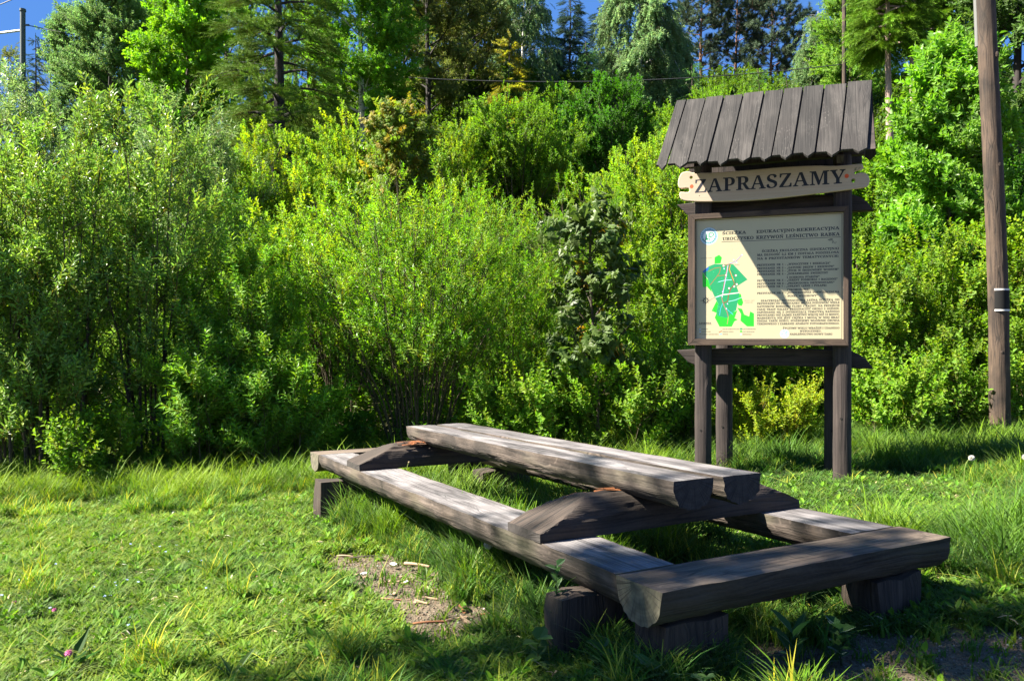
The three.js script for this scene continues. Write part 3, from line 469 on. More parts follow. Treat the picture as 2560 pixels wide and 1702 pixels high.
M.barkPink = barkMat([0.52, 0.38, 0.32], [0.16, 0.11, 0.09], 33);
M.barkPine = barkMat([0.30, 0.15, 0.085], [0.08, 0.045, 0.03], 34);
M.barkTwig = barkMat([0.14, 0.11, 0.06], [0.04, 0.03, 0.018], 35);
M.barkBirch = new THREE.MeshStandardMaterial({ map: (() => { const t = dataTex(256, 128, (a, b) => { const n = N3(a * 40, b * 5, 3), m = sstep(0.28, 0.42, n) + 0.8 * sstep(0.25, 0.5, N3(a * 9, b * 3, 8)); const v = lerp(0.55, 0.05, clamp(m, 0, 1)); return [v, v * 0.96, v * 0.9]; }, true); t.repeat.set(0.5, 2); return t; })(), roughness: 0.85 });

// a spray: a short twig along +y with leaves around it
function spray({ seed, len = 0.3, n = 14, L = 0.06, W = 0.03, shape = 'oval', angle = 0.9, droop = 0, vary = 0.22, twig = true, flat = false, from = 0.12 }) {
  const r = rng(seed), pos = [], col = [];
  const tri = (a, b, c, k) => { pos.push(...a, ...b, ...c); for (let i = 0; i < 3; i++) col.push(k[0], k[1], k[2]); };
  const v = (x) => [x.x, x.y, x.z], T = new THREE.Vector3(), X = new THREE.Vector3(), Z = new THREE.Vector3();
  const bend = (f) => V(0.06 * len * Math.sin(f * 3), f * len, 0.09 * len * f * f - droop * len * f * f * 0.3);
  if (twig) { const w = 0.004 + len * 0.006; for (let i = 0; i < 2; i++) { const a = bend(i / 2), b = bend((i + 1) / 2), q = V(w * (1 - i * 0.4), 0, 0), s = V(0, 0, w * (1 - i * 0.4)); tri(v(a.clone().sub(q)), v(a.clone().add(q)), v(b), [1.0, 0.55, 0.9]); tri(v(a.clone().sub(s)), v(a.clone().add(s)), v(b), [1.0, 0.55, 0.9]); } }
  for (let i = 0; i < n; i++) {
    const f = from + (1 - from) * (i + r() * 0.6) / n, p = bend(Math.min(1, f)), az = flat ? (i % 2 ? 0 : Math.PI) + (r() - 0.5) * 0.7 : i * 2.4 + r() * 0.8;
    const an = angle * (0.7 + r() * 0.6) * (1 - 0.35 * f);
    T.set(Math.cos(az) * Math.sin(an), Math.cos(an), Math.sin(az) * Math.sin(an)); T.y -= droop * r(); T.normalize();
    X.set(-Math.sin(az), (r() - 0.5) * 0.9, Math.cos(az)).addScaledVector(T, -X.dot(T)); X.addScaledVector(T, -X.dot(T)).normalize(); Z.crossVectors(X, T).normalize();
    const l = L * (0.65 + r() * 0.6), w = W * (0.7 + r() * 0.5), k0 = 1 + (r() - 0.5) * 2 * vary, warm = 1 + (r() - 0.5) * 0.3, k = [k0 * warm, k0, k0 * (0.8 + r() * 0.4)];
    const P = (a, b, c) => v(p.clone().addScaledVector(T, a * l).addScaledVector(X, b * w).addScaledVector(Z, c * w));
    if (shape === 'needle') { tri(P(0, -0.5, 0), P(0, 0.5, 0), P(1, 0, 0.2), k); continue; }
    if (shape === 'lance') { const c = 0.18; tri(P(0, 0, 0), P(0.42, 0.5, c), P(1, 0, -0.25), k); tri(P(0, 0, 0), P(1, 0, -0.25), P(0.42, -0.5, c), k); continue; }
    if (shape === 'maple') {
      const S = [[0.02, 0], [0.0, 0.30], [0.10, 0.52], [0.30, 0.34], [0.48, 0.62], [0.56, 0.24], [0.72, 0.20], [1, 0]], c = [0.3, 0], C = P(c[0], 0, 0.04);
      for (const s of [1, -1]) for (let j = 0; j < S.length - 1; j++) { const a = P(S[j][0], s * S[j][1], -0.16 * S[j][1] - 0.1 * S[j][0]), b = P(S[j + 1][0], s * S[j + 1][1], -0.16 * S[j + 1][1] - 0.1 * S[j + 1][0]); s > 0 ? tri(C, a, b, k) : tri(C, b, a, k); }
      continue;
    }
    const c = 0.16, b = P(0, 0, 0), t = P(1, 0, -0.2), r1 = P(0.3, 0.46, c), r2 = P(0.68, 0.38, c * 0.5), l1 = P(0.3, -0.46, c), l2 = P(0.68, -0.38, c * 0.5);
    tri(b, r1, r2, k); tri(b, r2, t, k); tri(b, t, l2, k); tri(b, l2, l1, k);
  }
  const g = new THREE.BufferGeometry(); g.setAttribute('position', new THREE.Float32BufferAttribute(pos, 3)); g.setAttribute('color', new THREE.Float32BufferAttribute(col, 3)); g.computeVertexNormals(); return g;
}
function needleSpray(seed, len, n, L, droop) { // flat conifer branchlet
  return spray({ seed, len, n, L, W: L * 0.16, shape: 'needle', angle: 1.0, droop, twig: true, vary: 0.25 });
}
function instanced(name, geo, mat, spots, color, seed, parent, vary = 0.2, tone = [1.42, 1.63, 0.38]) {
  const m = new THREE.InstancedMesh(geo, mat, spots.length), r = rng(seed), q = new THREE.Quaternion(), q2 = new THREE.Quaternion(), up = V(0, 1, 0), d = V(0, 0, 0), s = V(1, 1, 1), p = V(0, 0, 0), X = new THREE.Matrix4(), c = new THREE.Color();
  spots.forEach((o, i) => {
    d.set(...o.d).normalize(); q.setFromUnitVectors(up, d); q2.setFromAxisAngle(up, r() * 6.283); q.multiply(q2);
    s.setScalar(o.s); p.set(...o.p); X.compose(p, q, s); m.setMatrixAt(i, X);
    const b = o.c ?? color, cl = 1 + vary * 1.6 * N3(p.x * 1.3 + seed, p.y * 1.3, p.z * 1.3), k = cl * (1 + (r() - 0.5) * vary), w = 1 + (r() - 0.5) * vary * 0.8;
    c.setRGB(b[0] * k * w * tone[0], b[1] * k * tone[1], b[2] * k * tone[2]); m.setColorAt(i, c);
  });
  m.name = name; m.castShadow = m.receiveShadow = true; m.userData.kind = 'stuff'; parent.add(m); return m;
}
function bez(a, b, c, n = 6) { const o = []; for (let i = 0; i <= n; i++) { const f = i / n; o.push(V(lerp(lerp(a.x, b.x, f), lerp(b.x, c.x, f), f), lerp(lerp(a.y, b.y, f), lerp(b.y, c.y, f), f), lerp(lerp(a.z, b.z, f), lerp(b.z, c.z, f), f))); } return o; }
function stick(pts, r0, r1, sides) { // open tapered tube on a polyline
  const pos = [], uv = [], idx = [], n = pts.length, t = V(0, 0, 0), a = V(0, 0, 0), b = V(0, 0, 0), ref = V(0.31, 0.2, 0.93); let len = 0;
  for (let i = 0; i < n; i++) {
    t.subVectors(pts[Math.min(n - 1, i + 1)], pts[Math.max(0, i - 1)]).normalize(); a.crossVectors(t, Math.abs(t.z) > 0.9 ? V(1, 0, 0) : ref).normalize(); b.crossVectors(t, a);
    if (i) len += pts[i].distanceTo(pts[i - 1]); const r = lerp(r0, r1, i / (n - 1));
    for (let j = 0; j <= sides; j++) { const w = j / sides * 6.283185; pos.push(pts[i].x + (a.x * Math.cos(w) + b.x * Math.sin(w)) * r, pts[i].y + (a.y * Math.cos(w) + b.y * Math.sin(w)) * r, pts[i].z + (a.z * Math.cos(w) + b.z * Math.sin(w)) * r); uv.push(len, j / sides * 0.5); }
  }
  for (let i = 0; i < n - 1; i++) for (let j = 0; j < sides; j++) { const k = i * (sides + 1) + j, l = k + sides + 1; idx.push(k, k + 1, l, k + 1, l + 1, l); }
  const g = new THREE.BufferGeometry(); g.setAttribute('position', new THREE.Float32BufferAttribute(pos, 3)); g.setAttribute('uv', new THREE.Float32BufferAttribute(uv, 2)); g.setIndex(idx); g.computeVertexNormals(); return g;
}
const along = (pts, f) => { const k = Math.min(pts.length - 2, Math.floor(f * (pts.length - 1))), u = f * (pts.length - 1) - k; return [pts[k].clone().lerp(pts[k + 1], u), pts[k + 1].clone().sub(pts[k]).normalize()]; };
function sampleSprays(list, n, o, r) { // list: {pts, w, from}
  const cum = []; let tot = 0; for (const b of list) { tot += b.w; cum.push(tot); }
  const spots = [];
  for (let i = 0; i < n; i++) {
    const q = r() * tot; let k = 0, hi = cum.length - 1; while (k < hi) { const m = (k + hi) >> 1; cum[m] < q ? k = m + 1 : hi = m; }
    const b = list[k], f = b.from + (1 - b.from) * Math.pow(r(), 0.8), [p, t] = along(b.pts, Math.min(0.999, f)), j = o.jit;
    p.x += (r() + r() - 1) * j; p.y += (r() + r() - 1) * j; p.z += (r() + r() - 1) * j;
    if (p.y < o.minY && r() < 0.85) continue;
    const gap = N3(p.x * o.gapF + o.seed, p.y * o.gapF, p.z * o.gapF); if (gap < -0.12 && r() < 0.8) continue;
    const d = [t.x * o.follow + (r() - 0.5) * o.rand, t.y * o.follow + (r() - 0.5) * o.rand + o.up, t.z * o.follow + (r() - 0.5) * o.rand];
    spots.push({ p: [p.x, p.y, p.z], d, s: o.s * (0.7 + r() * 0.6), c: o.tip && r() < o.tip.share * (p.y / o.h) * 1.6 ? o.tip.c : undefined });
  }
  return spots;
}
// many-stemmed bush
function bushShape(g, { h, r: R, stems, n, seed, geo, mat, color, bark, low = 0.12, s = 1, base = 0.25, stemR = 0.016, side = 10, up = 0.45, lean = 0.8, vary = 0.2, tip, flatTop = 0.35, follow = 0.8 }) {
  const r = rng(seed), list = [], geos = [];
  for (let i = 0; i < stems; i++) {
    const az = (i + r()) / stems * 6.283, q = Math.sqrt((i * 0.618 + r() * 0.4) % 1), rad = q * R * lean, hh = h * (1 - flatTop * q * q) * (0.80 + r() * 0.22), b0 = base * Math.sqrt(r());
    const a = V(Math.cos(az) * b0, -0.1, Math.sin(az) * b0), c = V(Math.cos(az) * rad + (r() - 0.5) * 0.15, hh, Math.sin(az) * rad), m = V(Math.cos(az) * lerp(b0, rad, 0.42) + (r() - 0.5) * 0.25, hh * 0.55, Math.sin(az) * lerp(b0, rad, 0.42) + (r() - 0.5) * 0.25);
    const st = bez(a, m, c, 7); for (let k = 1; k < 7; k++) { st[k].x += (r() - 0.5) * 0.05; st[k].z += (r() - 0.5) * 0.05; }
    geos.push(stick(st, stemR * (0.7 + r() * 0.6) * Math.sqrt(h / 3), 0.004, 5));
    list.push({ pts: st, w: h * 0.25, from: 0.5 });
    for (let k = 0; k < side; k++) {
      const f = lerp(low + 0.05, 0.97, (k + r()) / side), [p, t] = along(st, f), a2 = r() * 6.283, out = V(Math.cos(a2), 0, Math.sin(a2)).addScaledVector(V(Math.cos(az), 0, Math.sin(az)), 0.5).normalize(), l = h * (0.1 + 0.13 * r()) * (1.15 - 0.55 * f) + 0.08;
      const e = p.clone().addScaledVector(out, l * 0.72).add(V(0, l * up * (0.5 + r()), 0)).addScaledVector(t, l * 0.25), mid = p.clone().lerp(e, 0.5).addScaledVector(out, l * 0.12);
      const br = bez(p, mid, e, 3); geos.push(stick(br, Math.max(0.003, stemR * 0.4), 0.002, 3)); list.push({ pts: br, w: l * 1.6, from: 0.1 });
    }
  }
  part('branches', mergeGeometries(geos), bark, g, 'stuff');
  const sp = sampleSprays(list, Math.round(n * 1.35), { seed, gapF: 2.2, jit: 0.05 + 0.02 * h, minY: low * h, follow, rand: 1.0, up: 0.35, s, tip, h }, r);
  instanced('crown', geo, mat, sp, color, seed, g, vary);
}
// tree with one trunk
function treeShape(g, { h, r: R, n, seed, geo, mat, color, bark, cb = 0.2, trunkR = 0.12, limbs = 26, type = 'round', s = 1, vary = 0.25, tip, jit = 0.25, up = 0.15, subs = 4, lean = 0 }) {
  const r = rng(seed), list = [], geos = [];
  const tr = []; for (let i = 0; i <= 12; i++) { const f = i / 12; tr.push(V(lean * f + 0.05 * Math.sin(f * 5 + seed) * Math.min(1, f * 4), -0.3 + (h + 0.2) * f, 0.05 * Math.cos(f * 4 + seed) * f)); }
  geos.push(stick(tr, trunkR, 0.015, 9));
  for (let i = 0; i < limbs; i++) {
    const q = (i + r() * 0.9) / limbs, f = lerp(cb, 0.985, q), az = i * 2.4 + r() * 0.9, [p] = along(tr, f);
    let prof, el, dr;
    if (type === 'round') { prof = Math.pow(Math.sin(Math.PI * clamp(0.12 + q * 0.82, 0, 1)), 0.75); el = 0.45 + q * 0.5; dr = 0; }
    else if (type === 'column') { prof = Math.pow(Math.sin(Math.PI * clamp(0.2 + q * 0.75, 0, 1)), 0.6); el = 0.8; dr = 0; }
    else if (type === 'weep') { prof = Math.pow(Math.sin(Math.PI * clamp(0.2 + q * 0.76, 0, 1)), 0.7); el = 0.55; dr = 0.75; }
    else if (type === 'cone') { prof = 1.05 - q * 0.97; el = -0.08 + q * 0.5; dr = 0.22; }
    else if (type === 'larch') { prof = Math.pow(1.02 - q * 0.9, 0.8); el = 0.12; dr = 0.35; }
    else { prof = 0.45 + 0.6 * Math.sin(Math.PI * clamp(0.1 + q * 0.85, 0, 1)); el = 0.15 + q * 0.5; dr = -0.1; } // pine
    const l = R * prof * (0.72 + r() * 0.45), dir = V(Math.cos(az) * Math.cos(el), Math.sin(el), Math.sin(az) * Math.cos(el));
    const e = p.clone().addScaledVector(dir, l).add(V(0, -dr * l * 0.5, 0)), m = p.clone().addScaledVector(dir, l * 0.55).add(V(0, l * 0.04, 0)), lb = bez(p, m, e, 4);
    geos.push(stick(lb, Math.max(0.01, trunkR * 0.32 * (1.1 - q * 0.6)), 0.006, 4));
    list.push({ pts: lb, w: l * 0.8, from: 0.35 });
    for (let k = 0; k < subs; k++) {
      const ff = 0.25 + 0.72 * (k + r()) / subs, [p2, t2] = along(lb, ff), sd = V(-Math.sin(az), 0, Math.cos(az)).multiplyScalar(k % 2 ? 1 : -1).addScaledVector(t2, 0.8).normalize(), l2 = l * (0.3 + 0.25 * r()) * (1.1 - ff * 0.5);
      const e2 = p2.clone().addScaledVector(sd, l2).add(V(0, l2 * ((type === 'round' || type === 'column') ? 0.3 * (r() - 0.2) : type === 'pine' ? 0.25 : -0.25) - (type === 'weep' ? l2 * 0.7 + 0.4 * r() : 0), 0)), b2 = bez(p2, p2.clone().lerp(e2, 0.5).addScaledVector(sd, 0.06 * l2).add(V(0, 0.05 * l2, 0)), e2, 2);
      if (type !== 'cone') geos.push(stick(b2, 0.012, 0.004, 3));
      list.push({ pts: b2, w: l2 * 1.5, from: type === 'pine' ? 0.55 : 0.1 });
    }
  }
  part('trunk', mergeGeometries(geos), bark, g);
  const flat = type === 'cone' || type === 'larch';
  const sp = sampleSprays(list, Math.round(n * 1.35), { seed, gapF: 1.3, jit, minY: h * cb * 0.7, follow: flat ? 1.2 : 0.7, rand: type === 'pine' ? 1.4 : flat ? 0.7 : 1.1, up: type === 'weep' ? -0.75 : type === 'cone' ? -0.25 : up, s, tip, h }, r);
  instanced('crown', geo, mat, sp, color, seed, g, vary);
}

// species: spray geometry, leaf material, colours and habit
const G = {
  goat: spray({ seed: 1, len: 0.34, n: 15, L: 0.075, W: 0.03, shape: 'oval', angle: 1.05, droop: 0.25, vary: 0.35 }),
  lance: spray({ seed: 2, len: 0.26, n: 18, L: 0.062, W: 0.02, shape: 'lance', angle: 1.15, droop: 0.1, vary: 0.35 }),
  osier: spray({ seed: 3, len: 0.27, n: 15, L: 0.078, W: 0.025, shape: 'lance', angle: 1.15, droop: 0.15, vary: 0.35 }),
  alder: spray({ seed: 4, len: 0.30, n: 13, L: 0.052, W: 0.04, shape: 'oval', angle: 1.1 }),
  oval: spray({ seed: 5, len: 0.34, n: 16, L: 0.065, W: 0.04, shape: 'oval', angle: 1.0 }),
  gold: spray({ seed: 6, len: 0.24, n: 14, L: 0.042, W: 0.024, shape: 'oval', angle: 1.1, droop: 0.2 }),
  maple: spray({ seed: 7, len: 0.30, n: 7, L: 0.12, W: 0.12, shape: 'maple', angle: 1.3, droop: 1.1 }),
  mapleSmall: spray({ seed: 17, len: 0.34, n: 12, L: 0.09, W: 0.09, shape: 'maple', angle: 1.2, droop: 0.4 }),
  ash: spray({ seed: 8, len: 0.36, n: 15, L: 0.10, W: 0.055, shape: 'oval', angle: 1.0, droop: 0.25 }),
  tree: spray({ seed: 9, len: 0.55, n: 20, L: 0.11, W: 0.075, shape: 'oval', angle: 1.1, droop: 0.2 }),
  treeFine: spray({ seed: 10, len: 0.60, n: 26, L: 0.085, W: 0.055, shape: 'oval', angle: 1.1, droop: 0.4 }),
  larch: needleSpray(11, 0.55, 46, 0.085, 0.3), spruce: needleSpray(12, 0.5, 60, 0.10, 0.25), pine: spray({ seed: 13, len: 0.34, n: 60, L: 0.17, W: 0.022, shape: 'needle', angle: 1.25, vary: 0.3, from: 0.3 }),
};
const SP = {
  goat: { name: 'willow_bush', cat: 'bush', geo: G.goat, mat: LM.gloss, color: [0.145, 0.23, 0.09], bark: M.bark, stems: 12, low: 0.07, n: 1.45, base: 0.35, lean: 0.95, stemR: 0.02, flatTop: 0.3, tip: { share: 0.3, c: [0.16, 0.22, 0.05] } },
  osier: { name: 'willow_bush', cat: 'bush', geo: G.osier, mat: LM.satin, color: [0.115, 0.215, 0.03], bark: M.barkTwig, stems: 14, low: 0.08, n: 1.7, base: 0.4, lean: 1, stemR: 0.012, tip: { share: 0.3, c: [0.13, 0.21, 0.02] } },
  willow: { name: 'willow_bush', cat: 'bush', geo: G.lance, mat: LM.satin, color: [0.108, 0.205, 0.014], bark: M.barkTwig, stems: 30, low: 0.24, n: 1.15, base: 0.35, lean: 1.05, stemR: 0.012, side: 12, tip: { share: 0.3, c: [0.18, 0.25, 0.02] } },
  alder: { name: 'bush', cat: 'bush', geo: G.alder, mat: LM.soft, color: [0.10, 0.175, 0.014], bark: M.barkTwig, stems: 13, low: 0.1, n: 1.8, base: 0.4, lean: 1, stemR: 0.012, tip: { share: 0.35, c: [0.16, 0.23, 0.015] } },
  low: { name: 'bush', cat: 'bush', geo: G.alder, mat: LM.soft, color: [0.115, 0.205, 0.03], bark: M.barkTwig, stems: 12, low: 0.05, n: 1.8, base: 0.45, lean: 1.1, stemR: 0.009, tip: { share: 0.3, c: [0.13, 0.19, 0.02] } },
  gold: { name: 'bush', cat: 'bush', geo: G.gold, mat: LM.soft, color: [0.21, 0.25, 0.012], bark: M.barkTwig, stems: 12, low: 0.05, n: 1.6, base: 0.3, lean: 1.1, stemR: 0.008 },
  bright: { name: 'bush', cat: 'bush', geo: G.oval, mat: LM.soft, color: [0.135, 0.215, 0.035], bark: M.bark, stems: 14, low: 0.08, n: 1.9, base: 0.5, lean: 1, tip: { share: 0.3, c: [0.21, 0.26, 0.012] } },
  bushy: { name: 'bush', cat: 'bush', geo: G.oval, mat: LM.soft, color: [0.105, 0.18, 0.02], bark: M.bark, stems: 18, low: 0.1, n: 1.9, base: 0.4, lean: 1, s: 1.2, flatTop: 0.5 },
  bushydark: { name: 'bush', cat: 'bush', geo: G.oval, mat: LM.soft, color: [0.038, 0.11, 0.012], bark: M.bark, stems: 18, low: 0.06, n: 1.9, base: 0.5, lean: 1, s: 1.25, flatTop: 0.5 },
  silver: { name: 'willow_bush', cat: 'bush', geo: G.osier, mat: LM.gloss, color: [0.135, 0.19, 0.19], bark: M.bark, stems: 16, low: 0.1, n: 2.4, base: 0.4, lean: 1, s: 1.15 },
  maple: { name: 'young_maple', cat: 'sapling', tree: 'column', geo: G.maple, mat: LM.satin, color: [0.065, 0.098, 0.04], bark: M.bark, cb: 0.3, trunkR: 0.03, limbs: 22, n: 1.5, jit: 0.14, s: 0.9, subs: 2, widen: 1.25, tip: { share: 0.04, c: [0.30, 0.17, 0.02] } },
  redmaple: { name: 'young_maple', cat: 'sapling', tree: 'column', geo: G.mapleSmall, mat: LM.soft, color: [0.11, 0.145, 0.03], bark: M.bark, cb: 0.1, trunkR: 0.04, limbs: 30, n: 1.7, jit: 0.2, s: 1, subs: 3, widen: 1.3, tip: { share: 0.22, c: [0.19, 0.145, 0.03] } },
  ash: { name: 'young_tree', cat: 'tree', tree: 'round', geo: G.ash, mat: LM.satin, color: [0.115, 0.213, 0.029], bark: M.bark, cb: 0.06, trunkR: 0.06, limbs: 44, n: 2.3, jit: 0.2, up: 0.35, widen: 1.15 },
  aspen: { name: 'broadleaf_tree', cat: 'tree', tree: 'round', geo: G.treeFine, mat: LM.soft, color: [0.105, 0.165, 0.16], bark: M.barkDark, cb: 0.08, trunkR: 0.09, limbs: 34, n: 1.5, widen: 1.05 },
  broad: { name: 'broadleaf_tree', cat: 'tree', tree: 'round', geo: G.tree, mat: LM.soft, color: [0.128, 0.236, 0.018], bark: M.bark, cb: 0.1, trunkR: 0.13, limbs: 30, n: 1.6, widen: 1.25, vary: 0.35 },
  darkbroad: { name: 'broadleaf_tree', cat: 'tree', tree: 'round', geo: G.tree, mat: LM.soft, color: [0.06, 0.105, 0.05], bark: M.barkDark, cb: 0.1, trunkR: 0.13, limbs: 30, n: 1.6, widen: 1.25 },
  oak: { name: 'broadleaf_tree', cat: 'tree', tree: 'round', geo: G.treeFine, mat: LM.soft, color: [0.105, 0.115, 0.07], bark: M.barkDark, cb: 0.14, trunkR: 0.11, limbs: 32, n: 1.5, widen: 1.2 },
  youngbrown: { name: 'broadleaf_tree', cat: 'tree', tree: 'cone', geo: G.treeFine, mat: LM.soft, color: [0.19, 0.165, 0.03], bark: M.barkDark, cb: 0.12, trunkR: 0.05, limbs: 34, n: 1.0, jit: 0.1, up: 0.5, s: 0.8 },
  birchgreen: { name: 'birch_tree', cat: 'tree', tree: 'round', geo: G.treeFine, mat: LM.soft, color: [0.105, 0.205, 0.02], bark: M.barkBirch, cb: 0.22, trunkR: 0.10, limbs: 40, n: 1.8, widen: 1.2, vary: 0.35 },
  birch: { name: 'birch_tree', cat: 'tree', tree: 'weep', geo: G.treeFine, mat: LM.soft, color: [0.125, 0.175, 0.27], bark: M.barkBirch, cb: 0.08, trunkR: 0.10, limbs: 40, n: 1.8, widen: 1.1 },
  biglarch: { name: 'larch_tree', cat: 'tree', tree: 'larch', geo: G.larch, mat: LM.needle, color: [0.077, 0.119, 0.042], bark: M.barkDark, cb: 0.10, trunkR: 0.17, limbs: 60, n: 1.9, subs: 6, jit: 0.12, widen: 1.1 },
  larch: { name: 'larch_tree', cat: 'tree', tree: 'cone', geo: G.larch, mat: LM.needle, color: [0.085, 0.165, 0.14], bark: M.bark, cb: 0.04, trunkR: 0.05, limbs: 40, n: 2.6, jit: 0.06, s: 0.7 },
  spruce: { name: 'spruce_tree', cat: 'tree', tree: 'cone', geo: G.spruce, mat: LM.needle, color: [0.026, 0.050, 0.12], bark: M.barkDark, cb: 0.03, trunkR: 0.13, limbs: 80, n: 2.6, jit: 0.08, subs: 5, s: 1.0 },
  tallspruce: { name: 'spruce_tree', cat: 'tree', tree: 'cone', geo: G.spruce, mat: LM.needle, color: [0.088, 0.149, 0.030], bark: M.barkPink, cb: 0.52, trunkR: 0.105, limbs: 80, n: 1.7, jit: 0.1, subs: 5, widen: 1.05 },
  pine: { name: 'pine_tree', cat: 'tree', tree: 'pine', geo: G.pine, mat: LM.needle, color: [0.042, 0.058, 0.13], bark: M.barkPine, cb: 0.24, trunkR: 0.13, limbs: 34, n: 1.15, jit: 0.12, subs: 5, s: 1.2, widen: 1.0 },
};
